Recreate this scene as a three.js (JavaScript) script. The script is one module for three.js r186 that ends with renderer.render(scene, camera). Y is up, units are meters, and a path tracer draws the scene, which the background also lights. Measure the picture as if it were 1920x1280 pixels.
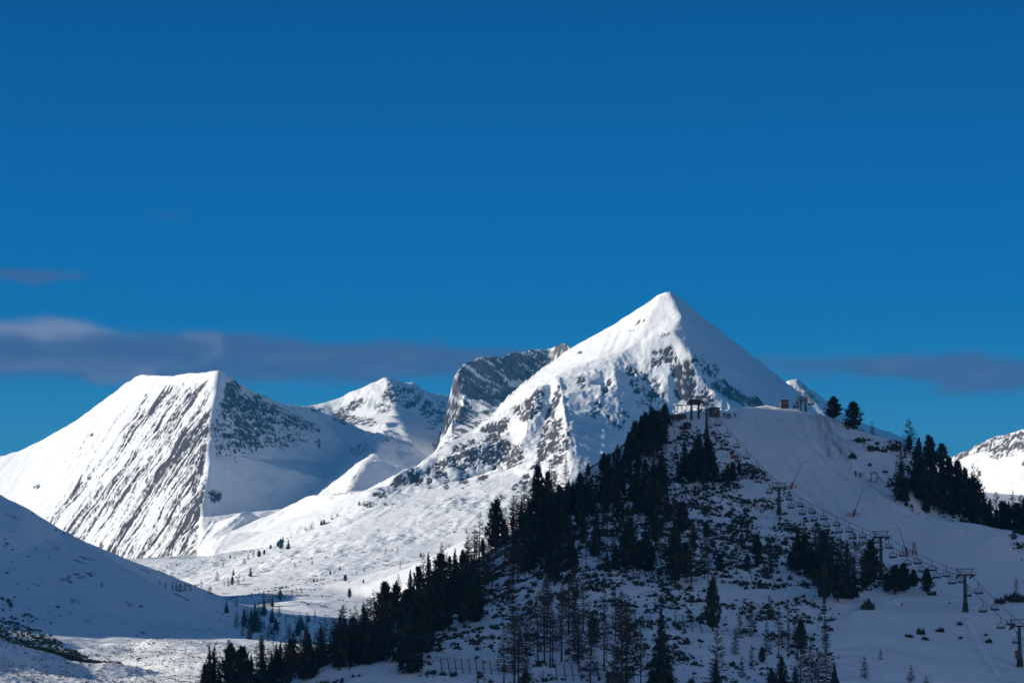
import * as THREE from 'three';
import { mergeGeometries } from 'three/addons/utils/BufferGeometryUtils.js';
import { ImprovedNoise } from 'three/addons/math/ImprovedNoise.js';
import { MarchingCubes } from 'three/addons/objects/MarchingCubes.js';

// ---------------------------------------------------------------- camera
const W = 1920, H = 1280, F = 5300;                    // photograph size and focal length in its pixels
const PITCH = Math.atan(560 / F);                      // the lens looks up by six degrees, the horizon lies at y = 1200
const scene = new THREE.Scene();
const camera = new THREE.PerspectiveCamera(2 * Math.atan(H / 2 / F) * 180 / Math.PI, W / H, 1, 60000);
camera.position.set(0, 0, 0);
camera.rotation.x = PITCH;
scene.add(camera);

// ---------------------------------------------------------------- light
const SUN_UP = 18 * Math.PI / 180, SUN_BACK = -2 * Math.PI / 180;
const sunDir = new THREE.Vector3(-Math.cos(SUN_UP) * Math.cos(SUN_BACK), Math.sin(SUN_UP), Math.cos(SUN_UP) * Math.sin(SUN_BACK));
const EXPOSURE = 1.5;
const sun = new THREE.DirectionalLight(new THREE.Color().setRGB(1, 0.94, 0.82), 4.6);
sun.position.copy(sunDir).multiplyScalar(4000).add(new THREE.Vector3(0, 0, -2500));
sun.target.position.set(0, 0, -2500);
sun.castShadow = true;
sun.shadow.camera.left = -4000; sun.shadow.camera.right = 4000; sun.shadow.camera.top = 3000; sun.shadow.camera.bottom = -3000;
sun.shadow.camera.near = 10; sun.shadow.camera.far = 12000; sun.shadow.mapSize.set(4096, 4096);
scene.add(sun, sun.target);

const renderer = new THREE.WebGLRenderer({ antialias: true });
renderer.toneMapping = THREE.LinearToneMapping;
renderer.toneMappingExposure = EXPOSURE;
renderer.shadowMap.enabled = true;

// thin blue air: distant shade turns blue
scene.fog = new THREE.FogExp2(new THREE.Color().setRGB(.03, .46, 1), 4e-5);

// ---------------------------------------------------------------- helpers
const perlin = new ImprovedNoise();
const P3 = (x, y, z) => perlin.noise(x, y, z);
function rng(seed) { let s = seed >>> 0; return () => { s = (s + 0x6D2B79F5) | 0; let t = Math.imul(s ^ (s >>> 15), 1 | s); t = (t + Math.imul(t ^ (t >>> 7), 61 | t)) ^ t; return ((t ^ (t >>> 14)) >>> 0) / 4294967296; }; }
const clamp = (v, a, b) => v < a ? a : v > b ? b : v;
const smooth = (a, b, v) => { const t = clamp((v - a) / (b - a), 0, 1); return t * t * (3 - 2 * t); };
const mix = (a, b, t) => a + (b - a) * t;
function fbm(x, y, z, oct) { let s = 0, a = 1, n = 0; for (let i = 0; i < oct; i++) { s += a * P3(x, y, z); n += a; a *= 0.5; x = x * 2.03 + 7.1; y = y * 2.03 + 3.7; z = z * 2.03 + 1.3; } return s / n; }
function ridged(x, y, z, oct) { let s = 0, a = 1, n = 0; for (let i = 0; i < oct; i++) { s += a * (1 - 2 * Math.abs(P3(x, y, z))); n += a; a *= 0.5; x = x * 2.07 + 5.1; y = y * 2.07 + 1.7; z = z * 2.07 + 9.3; } return s / n; }
const cP = Math.cos(PITCH), sP = Math.sin(PITCH);
// a sight line of the surveyed photograph, met at a distance d north of the camera
function at(px, py, d) { const X = (px - W / 2) / F, Y = (H / 2 - py) / F, k = d / (cP - Y * sP); return [X * k, (Y * cP + sP) * k, -d]; }
function seen(x, y, z) { const c = -z * cP + y * sP, u = y * cP + z * sP; return [W / 2 + F * x / c, H / 2 - F * u / c]; }

// ---------------------------------------------------------------- sky
{
  const w = 4096, h = 2048, data = new Float32Array(w * h * 4);
  // colours of the clear sky by height in degrees (linear), tuned above the frame to tint the shaded snow
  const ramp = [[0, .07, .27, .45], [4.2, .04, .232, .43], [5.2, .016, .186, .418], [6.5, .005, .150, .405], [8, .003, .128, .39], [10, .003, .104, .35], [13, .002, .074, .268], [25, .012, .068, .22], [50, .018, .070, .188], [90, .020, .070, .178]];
  const sunA = Math.atan2(sunDir.z, sunDir.x);
  // cloud bands: azimuth (degrees right of north), height, half width, half height, density, lightness
  const bands = [
    [-9.6, 5.72, 2.6, .55, .95, 0], [-6.4, 5.72, 2.6, .50, .95, 0], [-4.2, 5.56, 2.4, .46, .93, 0], [-2.2, 5.62, 2.4, .38, .9, 0], [-.3, 5.74, 1.6, .22, .7, 0],
    [-9.5, 6.22, 1.7, .2, .8, 1], [-8.9, 5.5, 2.2, .14, .7, .3], [-7.2, 5.25, 1.8, .2, .6, 0],
    [-10.2, 7.25, 1.5, .13, .75, 0], [-7.0, 8.55, .7, .14, .28, 0], [-8.7, 7.8, .8, .12, .22, 0],
    [8.4, 5.42, 1.9, .34, .95, 0], [10.2, 5.28, 1.9, .30, .95, 0], [9.2, 5.08, 1.2, .2, .85, 0], [5.9, 5.55, 1.6, .22, .7, 0], [4.8, 6.35, .6, .16, .25, 0],
    [-6.3, 6.0, .22, .42, .36, .8], [-7.6, 5.42, .22, .13, .5, .9], [-8.0, 5.2, .5, .14, .4, .8],
  ];
  const r0 = rng(5);
  for (let i = 0; i < 46; i++) { const a = 16 + r0() * 328, e = 4 + r0() * 5; bands.push([a > 180 ? a - 360 : a, e, 1.5 + r0() * 4, .12 + r0() * .25, .5 + r0() * .5, r0() < .2 ? .5 : 0]); }
  const col = [0, 0, 0];
  for (let j = 0; j < h; j++) {
    const el = ((j + .5) / h - .5) * 180;
    let k = 0; while (k < ramp.length - 2 && el > ramp[k + 1][0]) k++;
    const t = clamp((el - ramp[k][0]) / (ramp[k + 1][0] - ramp[k][0]), 0, 1);
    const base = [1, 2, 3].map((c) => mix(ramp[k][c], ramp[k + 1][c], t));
    const ce = Math.cos(el * Math.PI / 180), se = Math.sin(el * Math.PI / 180);
    for (let i = 0; i < w; i++) {
      const a = ((i + .5) / w - .5) * 2 * Math.PI, x = Math.cos(a) * ce, z = Math.sin(a) * ce;
      const az = Math.atan2(x, -z) * 180 / Math.PI;
      // the glow of the air round the sun
      const cs = x * sunDir.x + se * sunDir.y + z * sunDir.z, g = .4 * Math.pow(Math.max(cs, 0), 20) + .05 * Math.pow(Math.max(cs, 0), 4);
      for (let c = 0; c < 3; c++) col[c] = base[c] + g * [1, .93, .8][c] * .9;
      if (el > 2 && el < 14) {
        const wx = fbm(az * .55, el * 1.5, 3.3, 4), wy = fbm(az * .8, el * 3, 8.8, 5);
        let dens = 0, lite = 0;
        for (const b of bands) {
          let da = az - b[0]; if (da > 180) da -= 360; if (da < -180) da += 360;
          if (Math.abs(da) > b[2] * 1.8) continue;
          const u = (da + wx * 1.3) / b[2], v = (el - b[1] + wy * .22 + wx * .1) / b[3], q = u * u + v * v;
          if (q > 2.2) continue;
          const m = b[4] * Math.exp(-q * q * .9) ;
          lite = Math.max(lite, m * b[5]); dens = 1 - (1 - dens) * (1 - m);
        }
        if (dens > .002) {
          const f = fbm(az * .7 + wy * .8, el * 5.5, 1.1, 5), n = clamp(dens * smooth(-.05, .75, dens * 1.05 + f * .95 - .12) * 1.08, 0, .96), k = clamp(lite + .35 * Math.max(0, f) * dens, 0, 1.2);
          const cc = [mix(.060, .26, k), mix(.094, .29, k), mix(.225, .42, k)];
          for (let c = 0; c < 3; c++) col[c] = mix(col[c], cc[c], n);
        }
      }
      const o = (j * w + i) * 4;
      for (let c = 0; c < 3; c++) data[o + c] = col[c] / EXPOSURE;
      data[o + 3] = 1;
    }
  }
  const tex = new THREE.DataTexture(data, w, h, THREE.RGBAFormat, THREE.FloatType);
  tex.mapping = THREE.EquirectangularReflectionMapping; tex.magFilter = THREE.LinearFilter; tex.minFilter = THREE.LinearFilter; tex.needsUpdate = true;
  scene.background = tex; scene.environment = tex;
}

const taken = {};
function numbered(name) { if (!(name in taken)) { taken[name] = 0; return name; } taken[name]++; return name + '_' + String(taken[name]).padStart(3, '0'); }
function tag(o, label, category, group, kind) { o.userData.label = label; if (category) o.userData.category = category; if (group) o.userData.group = group; if (kind) o.userData.kind = kind; return o; }
function shade(o) { o.traverse((m) => { if (m.isMesh) { m.castShadow = true; m.receiveShadow = true; } }); return o; }
// ---------------------------------------------------------------- the land: surveyed points (sight line, distance), one height field for all
const pts = [];                                        // [x, y, z]
const put = (px, py, d) => { pts.push(at(px, py, d)); };
const lineR = rng(314);
function line(step, ...ps) {                           // a crest, gully or foot: points every `step` picture units along it
  for (let i = 0; i < ps.length; i++) {
    if (i) { const a = ps[i - 1], b = ps[i], n = Math.max(1, Math.round(Math.hypot(b[0] - a[0], b[1] - a[1]) / step)); for (let k = 1; k < n; k++) { const rag = a[2] > 3800 ? 2.6 : 0; put(mix(a[0], b[0], k / n) + (lineR() - .5) * rag, mix(a[1], b[1], k / n) + (lineR() - .5) * rag, mix(a[2], b[2], k / n)); } }
    put(...ps[i]);
  }
}
function back(dd, drop, ...ps) { for (const p of ps) { const a = at(...p), k = (p[2] + dd) / p[2]; pts.push([a[0] * k, a[1] - drop, a[2] - dd]); } }

// --- left mountain
const A_RIDGE = [[-260, 960, 5950], [-100, 895, 5850], [0, 853, 5750], [50, 838, 5715], [100, 812, 5690], [150, 783, 5650], [200, 745, 5600], [235, 718, 5560], [268, 699, 5520], [300, 701, 5470], [330, 702, 5430], [370, 698, 5370], [410, 692, 5310]];
const A_ARETE = [[410, 692, 5310], [404, 718, 5272], [407, 738, 5246], [397, 762, 5213], [399, 782, 5188], [390, 803, 5160], [394, 824, 5132], [386, 846, 5102], [394, 872, 5074], [385, 900, 5036], [388, 920, 5010], [376, 945, 4980], [381, 968, 4950], [376, 985, 4925], [386, 1004, 4896], [372, 1035, 4850]];
const A_RIGHT = [[410, 692, 5310], [440, 716, 5365], [470, 732, 5440], [500, 744, 5530], [530, 756, 5660], [572, 760, 5880]];
line(14, ...A_RIDGE); line(14, ...A_ARETE); line(14, ...A_RIGHT);
line(30, [-260, 1000, 5720], [-100, 975, 5620], [0, 955, 5525], [60, 985, 5383], [120, 1020, 5240], [180, 1050, 5110], [250, 1078, 4979], [300, 1085, 4900], [350, 1062, 4870]);
back(250, 140, ...A_RIDGE); back(260, 120, ...A_RIGHT.slice(1, 5));
// --- the bowl between left and middle mountain
const AB = [[572, 762, 5900], [598, 785, 5800], [622, 803, 5720], [652, 838, 5590], [634, 870, 5420], [612, 900, 5220], [600, 930, 5040], [590, 960, 4900]];
line(14, ...AB);
put(400, 1012, 4850); put(460, 1018, 4800); put(520, 1012, 4800); put(450, 986, 5040); put(520, 982, 5090); put(560, 960, 5130); put(470, 860, 5180); put(540, 860, 5330);
// --- middle mountain
const B_TOP = [[572, 762, 5900], [600, 756, 5920], [640, 744, 5930], [655, 734, 5930], [690, 721, 5920], [727, 704, 5900], [745, 715, 5930], [760, 717, 5940], [772, 713, 5950], [790, 729, 5990], [812, 734, 6020], [822, 731, 6030], [835, 738, 6050], [845, 748, 6060]];
line(12, ...B_TOP); back(250, 130, ...B_TOP);
line(14, [727, 704, 5900], [733, 740, 5840], [738, 765, 5780], [725, 792, 5600], [712, 820, 5400], [700, 850, 5200], [670, 890, 4990], [650, 925, 4830], [630, 950, 4710]);
line(14, [738, 765, 5780], [758, 805, 5560], [776, 850, 5330], [770, 880, 5150]);
line(14, [729, 790, 5650], [738, 830, 5440], [748, 870, 5240]);
line(14, [772, 713, 5950], [782, 750, 5880], [796, 780, 5810]);
line(10, [845, 748, 6060], [842, 775, 5900], [838, 800, 5780], [833, 825, 5650], [825, 850, 5500], [805, 885, 5320], [745, 925, 4980], [690, 950, 4780]);
put(640, 790, 5830); put(690, 785, 5760); put(668, 835, 5520);
// --- rock cliff
const D_TOP = [[843, 772, 5407], [844, 745, 5400], [846, 716, 5396], [855, 693, 5398], [875, 679, 5411], [905, 671, 5433], [930, 672, 5446], [950, 669, 5454], [985, 661, 5475], [1010, 655, 5478], [1024, 653, 5485], [1032, 664, 5492], [1042, 668, 5496], [1051, 642, 5454], [1060, 650, 5453], [1075, 660, 5436]];
line(9, ...D_TOP); back(90, 12, ...D_TOP.slice(3)); back(300, 150, ...D_TOP.slice(2));
line(14, [852, 792, 5375], [870, 746, 5382], [900, 742, 5401], [925, 749, 5413], [960, 742, 5431], [990, 735, 5438], [1012, 715, 5445], [1040, 700, 5455]);
line(12, [870, 746, 5382], [862, 776, 5314], [846, 800, 5250], [836, 822, 5206], [840, 845, 5165]);
put(900, 780, 5319); put(930, 775, 5326); put(965, 755, 5387); put(905, 820, 5150); put(880, 870, 4950); put(800, 900, 4850); put(960, 790, 5100); put(1040, 720, 4900);
line(6, [841, 815, 5400], [842, 806, 5480], [843, 796, 5570]);
// --- terrace in front of the bowl
const LIP = [[372, 1035, 4850], [390, 995, 4720], [403, 977, 4700], [435, 970, 4680], [457, 957, 4650], [472, 977, 4640], [491, 970, 4620], [519, 963, 4580], [547, 946, 4520], [585, 928, 4430], [640, 926, 4250], [700, 917, 4040]];
line(14, ...LIP); back(90, 14, ...LIP.slice(1));
line(20, [360, 1040, 4560], [388, 1019, 4540], [430, 1000, 4480], [500, 995, 4400], [560, 965, 4330], [620, 950, 4200]);
// --- main peak
const C_RIDGE = [[1255, 545, 4360], [1240, 548, 4370], [1215, 565, 4388], [1195, 579, 4400], [1150, 609, 4425], [1100, 636, 4445], [1060, 657, 4450], [1035, 680, 4425], [1010, 697, 4385], [985, 717, 4345], [950, 752, 4290], [928, 780, 4250], [890, 806, 4210], [839, 829, 4170], [815, 853, 4140], [783, 875, 4110], [763, 880, 4090], [726, 909, 4060], [700, 917, 4040]];
line(12, ...C_RIDGE); back(200, 150, ...C_RIDGE.slice(0, 12)); back(200, 50, ...C_RIDGE.slice(12));
const C_ARETE = [[1257, 545, 4360], [1263, 560, 4345], [1272, 578, 4315], [1279, 597, 4285], [1269, 612, 4270], [1264, 625, 4256], [1275, 650, 4238], [1300, 675, 4218], [1318, 710, 4202], [1335, 740, 4188], [1350, 760, 4176], [1372, 784, 4155], [1400, 815, 4115]];
line(10, ...C_ARETE);
const C_RIGHT = [[1275, 559, 4400], [1300, 580, 4450], [1350, 620, 4550], [1400, 659, 4650], [1450, 696, 4750], [1490, 730, 4840], [1520, 762, 4910], [1560, 810, 4990]];
line(14, ...C_RIGHT); back(250, 220, ...C_RIGHT.slice(1));
put(1430, 810, 4150); put(1500, 820, 4400); put(1600, 880, 4450);
line(14, [1279, 597, 4285], [1250, 625, 4258], [1200, 646, 4262], [1150, 664, 4262], [1110, 676, 4256], [1070, 690, 4248], [1050, 700, 4240], [1010, 725, 4222], [985, 745, 4212], [955, 770, 4206]);
line(12, [1050, 700, 4240], [1055, 740, 4165], [1062, 780, 4094], [1070, 820, 4030], [1078, 860, 3968], [1075, 890, 3920], [1060, 920, 3870]);
line(12, [1010, 725, 4208], [1002, 760, 4165], [988, 800, 4120], [976, 840, 4082], [965, 875, 4042]);
line(12, [1032, 720, 4222], [1034, 760, 4175], [1020, 830, 4085], [1000, 880, 4000]);
line(12, [955, 770, 4206], [960, 810, 4165], [966, 850, 4120]);
line(12, [1110, 676, 4256], [1108, 720, 4196], [1112, 770, 4132]); line(12, [1150, 664, 4262], [1150, 700, 4218], [1160, 760, 4156], [1165, 800, 4108]);
put(1130, 720, 4208); put(1135, 800, 4100); put(1130, 850, 4010); put(1140, 885, 3955); put(1200, 700, 4230); put(1222, 775, 4176); put(1220, 830, 4118); put(1210, 885, 4050); put(1262, 690, 4224); put(1270, 760, 4188); put(1290, 820, 4130);
line(30, [1000, 900, 3965], [965, 888, 4020], [930, 885, 4100], [890, 895, 4090], [850, 905, 4062], [800, 918, 4035], [740, 945, 3965], [700, 950, 3965]);
for (const [x, y, d] of [[800, 885, 4090], [806, 915, 4040], [822, 870, 4118], [828, 908, 4055], [846, 860, 4125], [850, 900, 4070], [870, 850, 4130], [776, 905, 4070], [750, 925, 4040]]) put(x, y, d);
line(40, [1060, 960, 3720], [1000, 965, 3680], [900, 970, 3710], [800, 1000, 3660], [700, 1012, 3650], [620, 1010, 3760], [540, 1022, 3900], [450, 1033, 4100], [400, 1045, 4250]);
line(40, [1100, 1060, 3300], [900, 1042, 3360], [800, 1060, 3260], [700, 1072, 3250], [600, 1066, 3360], [500, 1077, 3420], [420, 1090, 3500], [350, 1102, 3620], [300, 1107, 3720]);
// --- valley
line(60, [1000, 1180, 2500], [700, 1122, 2860], [600, 1100, 2960], [500, 1110, 2910], [420, 1118, 3000], [340, 1122, 3120], [250, 1130, 3300], [100, 1130, 3600], [-100, 1120, 3800]);
for (const [x, y, d] of [[620, 1128, 2730], [600, 1150, 2600], [540, 1124, 2700], [560, 1155, 2480], [480, 1150, 2500], [430, 1150, 2450], [450, 1185, 2150], [520, 1192, 2150], [600, 1195, 2150], [560, 1215, 1900], [450, 1203, 1850], [700, 1210, 1950], [900, 1230, 1700], [1200, 1200, 2200], [1500, 1150, 2600]]) put(x, y, d);
// --- left hillside
const E_TOP = [[-150, 850, 2450], [-60, 890, 2450], [0, 925, 2450], [50, 950, 2450], [100, 983, 2450], [150, 1018, 2452], [200, 1050, 2456], [240, 1076, 2460], [300, 1099, 2480], [350, 1113, 2510], [400, 1123, 2550]];
line(20, ...E_TOP); back(160, 50, ...E_TOP.slice(0, 8)); back(160, 14, ...E_TOP.slice(8));
for (const [x, y, d] of [[0, 1050, 2060], [0, 1150, 1770], [-120, 1050, 1950], [100, 1105, 2000], [100, 1190, 1700], [200, 1150, 1960], [200, 1208, 1660], [300, 1172, 1950], [350, 1190, 1800], [150, 1232, 1570], [60, 1212, 1590], [0, 1180, 1630], [-120, 1150, 1640]]) put(x, y, d);
// --- moraines in front of it
line(20, [255, 1206, 1530], [290, 1202, 1515], [330, 1205, 1500], [400, 1210, 1480]); line(20, [240, 1226, 1452], [310, 1233, 1430], [400, 1228, 1440]); line(20, [215, 1240, 1390], [260, 1232, 1385], [330, 1226, 1375], [400, 1222, 1370]); line(20, [190, 1262, 1335], [260, 1258, 1320], [340, 1245, 1310], [420, 1238, 1300]);
for (const [x, y, d] of [[300, 1264, 1250], [400, 1262, 1250], [200, 1282, 1180], [350, 1292, 1120], [60, 1252, 1400], [0, 1232, 1400], [130, 1272, 1330], [0, 1295, 1120], [100, 1312, 1090], [-150, 1240, 1150], [250, 1330, 1000], [100, 1340, 1000]]) put(x, y, d);
line(20, [-90, 1180, 1262], [0, 1198, 1252], [50, 1228, 1242], [110, 1256, 1232], [155, 1280, 1215]);
// --- heights out of the frame to the left: they keep the sun from the hillside and the piste
for (const p of [[-800, 248, -2790], [-800, 236, -2650], [-800, 216, -2480], [-810, 250, -2250], [-820, 250, -1900], [-840, 180, -1660], [-840, 105, -1530], [-900, 110, -3000], [-1100, 230, -2500], [-700, 85, -1340], [-700, 95, -1190], [-700, 350, -1035], [-700, 420, -960], [-720, 440, -800], [-700, 425, -600], [-700, 400, -420], [-650, 300, -300], [-1150, 230, -700], [-1400, 100, -1200], [-1500, 100, -2300], [-1600, 60, -3000], [-1500, 60, -4200], [-450, 18, -1260], [-450, 30, -1150],
  [-300, -5, -1000], [-255, -12, -900], [-225, -16, -750], [-190, -22, -550], [-150, -28, -330], [-1600, 100, -400], [-1700, 150, -5900]]) pts.push(p);
// --- near hill with the piste
const N_TOP = [[440, 1290, 850], [560, 1240, 880], [640, 1205, 890], [700, 1178, 898], [800, 1112, 908], [900, 1045, 920], [960, 1000, 926], [1010, 960, 932], [1060, 912, 940], [1130, 862, 950], [1180, 830, 956], [1210, 800, 962], [1245, 776, 968], [1290, 768, 972], [1350, 768, 976], [1375, 770, 980], [1400, 762, 986], [1440, 757, 992], [1475, 763, 988], [1500, 767, 982], [1545, 777, 976], [1580, 790, 970], [1620, 805, 962], [1660, 820, 954], [1700, 834, 948], [1740, 872, 942], [1790, 932, 930], [1850, 985, 912], [1920, 1010, 905], [2050, 1050, 890], [2300, 1100, 870]];
line(16, ...N_TOP); back(30, 4, ...N_TOP); back(170, 62, ...N_TOP.slice(7)); back(110, 12, ...N_TOP.slice(0, 4)); back(140, 32, ...N_TOP.slice(4, 7)); back(260, 100, ...N_TOP.slice(12));
const PISTE_EDGE = [[1700, 948, 872], [1740, 966, 862], [1785, 973, 850], [1830, 978, 842], [1880, 986, 834], [1920, 997, 827], [2050, 1040, 810]];
line(14, ...PISTE_EDGE); back(16, 5, ...PISTE_EDGE.slice(1));
const rows = [
  [1300, [[380, 760], [500, 690], [620, 640], [800, 636], [1000, 636], [1200, 636], [1400, 636], [1600, 645], [1800, 660], [1920, 666], [2150, 680]]],
  [1252, [[600, 690], [700, 668], [850, 665], [1000, 664], [1200, 664], [1400, 666], [1600, 672], [1750, 682], [1850, 692], [1908, 700], [2050, 704]]],
  [1200, [[720, 740], [850, 706], [1000, 697], [1200, 697], [1400, 700], [1600, 704], [1760, 716], [1860, 722]]],
  [1148, [[800, 800], [900, 755], [1000, 738], [1200, 735], [1400, 738], [1600, 738], [1700, 742], [1808, 746], [1900, 752]]],
  [1088, [[900, 835], [1000, 790], [1100, 776], [1250, 774], [1400, 778], [1550, 785], [1652, 806], [1760, 795], [1880, 790], [2000, 790]]],
  [1030, [[1000, 850], [1100, 822], [1250, 816], [1400, 826], [1550, 836], [1700, 832], [1830, 818]]],
  [970, [[1050, 898], [1150, 868], [1300, 862], [1400, 872], [1460, 884], [1600, 868]]],
  [920, [[1130, 908], [1230, 892], [1350, 896], [1480, 904], [1600, 896], [1680, 888]]],
  [880, [[1160, 932], [1250, 922], [1350, 920], [1500, 920], [1620, 914], [1680, 912]]],
  [830, [[1230, 948], [1320, 940], [1420, 942], [1540, 940], [1640, 936]]],
  [795, [[1260, 958], [1330, 955], [1420, 962], [1520, 960]]],
];
for (const [py, r] of rows) for (const [px, d] of r) put(px, py, d);
// foot of the hill towards the camera and the land beside it
for (const p of [[-110, -22, -560], [-60, -24, -480], [0, -24, -480], [120, -24, -480], [260, -22, -500], [400, -10, -700], [420, 20, -900], [-100, -32, -300], [0, -32, -300], [150, -32, -300], [500, -32, -300], [600, -20, -800], [600, 30, -1500], [500, 0, -1300]]) pts.push(p);
// --- right side: snow bump behind the col, far peak, far slope, right mountain
line(10, [1330, 792, 2920], [1352, 778, 2910], [1370, 764, 2900], [1386, 757, 2900], [1400, 763, 2905], [1430, 785, 2920]); back(120, 60, [1352, 778, 2910], [1386, 757, 2900], [1410, 770, 2905]); put(1300, 850, 2800); put(1390, 830, 2780); put(1450, 850, 2850);
const G_TOP = [[1440, 760, 6150], [1462, 728, 6080], [1476, 711, 6030], [1488, 707, 6000], [1505, 720, 6060], [1530, 743, 6150], [1550, 766, 6230], [1575, 790, 6300]];
line(8, ...G_TOP); back(150, 100, ...G_TOP); line(8, [1488, 707, 6000], [1500, 730, 5940], [1518, 748, 5890], [1545, 775, 5820]); put(1470, 790, 5800); put(1520, 810, 5700); put(1600, 830, 5700);
line(14, [1570, 772, 6420], [1610, 783, 6400], [1640, 796, 6400], [1665, 803, 6400], [1700, 822, 6400], [1740, 850, 6400]); back(150, 120, [1610, 783, 6400], [1665, 803, 6400], [1740, 850, 6400]); put(1640, 850, 6200); put(1720, 890, 6100);
const F_TOP = [[1700, 905, 3720], [1760, 868, 3660], [1795, 848, 3620], [1830, 838, 3560], [1845, 826, 3535], [1862, 821, 3510], [1880, 813, 3480], [1900, 808, 3450], [1925, 803, 3410], [2000, 780, 3330], [2150, 740, 3250], [2400, 760, 3200]];
line(12, ...F_TOP); back(250, 120, ...F_TOP); line(30, [1720, 960, 3350], [1790, 940, 3330], [1850, 925, 3250], [1920, 930, 3130], [2020, 930, 3000], [2300, 900, 2900]); put(1700, 1000, 2900); put(1850, 1000, 2600); put(2000, 1000, 2500); put(2400, 1000, 2300);
// frame of the field
for (const [d, xs] of [[300, [-1900, -900, 900, 1900]], [700, [1900, 1000]], [1500, [-2000, 1100, 2000]], [2600, [-2100, 1900, 2300]], [4200, [-2300, 900, 1500, 2600]], [5400, [1000, 1600, 3000]], [6700, [-3000, -2000, -1200, -600, 0, 600, 1200, 2000, 3000]]]) for (const x of xs) pts.push([x, d < 2000 ? -35 : d < 5000 ? 20 : 100, -d]);

// triangulate the survey in plan
function delaunay(ps) {
  const n = ps.length, big = 60000, P = ps.map((p) => [p[0], p[2]]).concat([[-big, -big * .8], [big, -big * .9], [100, big]]);
  const T = []; let live = [];
  const mk = (a, b, c) => {
    const [ax, ay] = P[a], [bx, by] = P[b], [cx, cy] = P[c], D = 2 * (ax * (by - cy) + bx * (cy - ay) + cx * (ay - by));
    const a2 = ax * ax + ay * ay, b2 = bx * bx + by * by, c2 = cx * cx + cy * cy, ux = (a2 * (by - cy) + b2 * (cy - ay) + c2 * (ay - by)) / D, uy = (a2 * (cx - bx) + b2 * (ax - cx) + c2 * (bx - ax)) / D;
    return { a, b, c, ux, uy, r: (ax - ux) ** 2 + (ay - uy) ** 2 };
  };
  live.push(mk(n, n + 1, n + 2));
  const order = [...Array(n).keys()], rr = rng(9); for (let i = n - 1; i > 0; i--) { const j = Math.floor(rr() * (i + 1)); [order[i], order[j]] = [order[j], order[i]]; }
  for (const i of order) {
    const [x, y] = P[i], keep = [], edge = new Map();
    for (const t of live) {
      if ((x - t.ux) ** 2 + (y - t.uy) ** 2 < t.r * (1 + 1e-12)) { for (const [u, v] of [[t.a, t.b], [t.b, t.c], [t.c, t.a]]) { const k = u < v ? u * 100000 + v : v * 100000 + u; edge.set(k, edge.has(k) ? null : [u, v]); } } else keep.push(t);
    }
    live = keep;
    for (const e of edge.values()) if (e) { const t = mk(e[0], e[1], i); if (Number.isFinite(t.r)) live.push(t); }
  }
  return live.filter((t) => t.a < n && t.b < n && t.c < n).map((t) => [t.a, t.b, t.c]);
}
{ // drop doubles and add a hair of unevenness so that no four points lie on one circle
  const seenAt = new Set(), r = rng(3), q = pts.splice(0).filter((p) => { const k = Math.round(p[0] / 2) + ',' + Math.round(p[2] / 2); if (seenAt.has(k)) return false; seenAt.add(k); return true; });
  for (const p of q) pts.push([p[0] + (r() - .5) * .02, p[1], p[2] + (r() - .5) * .02]);
}
const tris = delaunay(pts);

// grid of the height field: fine where the picture shows it, coarse beside
const cols = []; for (let p = -6000; p < -200; p += 150) cols.push(p); for (let p = -200; p < -40; p += 20) cols.push(p); for (let p = -40; p < 1960; p += 2.1) cols.push(p); for (let p = 1960; p < 2200; p += 20) cols.push(p); for (let p = 2200; p <= 7000; p += 200) cols.push(p);
const rowsD = []; for (let d = 310; d < 600; d += 10) rowsD.push(d); for (let d = 600; d < 1000; d += 1.4) rowsD.push(d); for (let d = 1000; d < 1150; d += 5) rowsD.push(d); for (let d = 1150; d < 1700; d += 3) rowsD.push(d); for (let d = 1700; d < 3000; d += 6) rowsD.push(d); for (let d = 3000; d < 3850; d += 4.5) rowsD.push(d); for (let d = 3850; d < 4040; d += 2.4) rowsD.push(d); for (let d = 4040; d < 4290; d += 1.5) rowsD.push(d); for (let d = 4290; d < 5330; d += 2.4) rowsD.push(d); for (let d = 5330; d < 5600; d += 1.6) rowsD.push(d); for (let d = 5600; d < 5950; d += 2.8) rowsD.push(d); for (let d = 5950; d <= 6690; d += 9) rowsD.push(d);
const NC = cols.length, NR = rowsD.length, tanA = cols.map((p) => (p - W / 2) / F / cP);
const hgt = new Float32Array(NC * NR).fill(NaN);
const lower = (arr, v) => { let a = 0, b = arr.length; while (a < b) { const m = (a + b) >> 1; if (arr[m] < v) a = m + 1; else b = m; } return a; };
for (const [ia, ib, ic] of tris) {
  const A = pts[ia], B = pts[ib], C = pts[ic], ua = A[0] / -A[2], ub = B[0] / -B[2], uc = C[0] / -C[2];
  const c0 = lower(tanA, Math.min(ua, ub, uc)), c1 = lower(tanA, Math.max(ua, ub, uc) + 1e-12), r0 = lower(rowsD, Math.min(-A[2], -B[2], -C[2])), r1 = lower(rowsD, Math.max(-A[2], -B[2], -C[2]) + 1e-9);
  const den = (B[2] - C[2]) * (A[0] - C[0]) + (C[0] - B[0]) * (A[2] - C[2]); if (Math.abs(den) < 1e-9) continue;
  for (let r = r0; r < r1; r++) for (let c = c0; c < c1; c++) {
    const x = tanA[c] * rowsD[r], z = -rowsD[r], l1 = ((B[2] - C[2]) * (x - C[0]) + (C[0] - B[0]) * (z - C[2])) / den, l2 = ((C[2] - A[2]) * (x - C[0]) + (A[0] - C[0]) * (z - C[2])) / den;
    if (l1 > -1e-6 && l2 > -1e-6 && l1 + l2 < 1 + 1e-6) hgt[r * NC + c] = l1 * A[1] + l2 * B[1] + (1 - l1 - l2) * C[1];
  }
}
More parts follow.
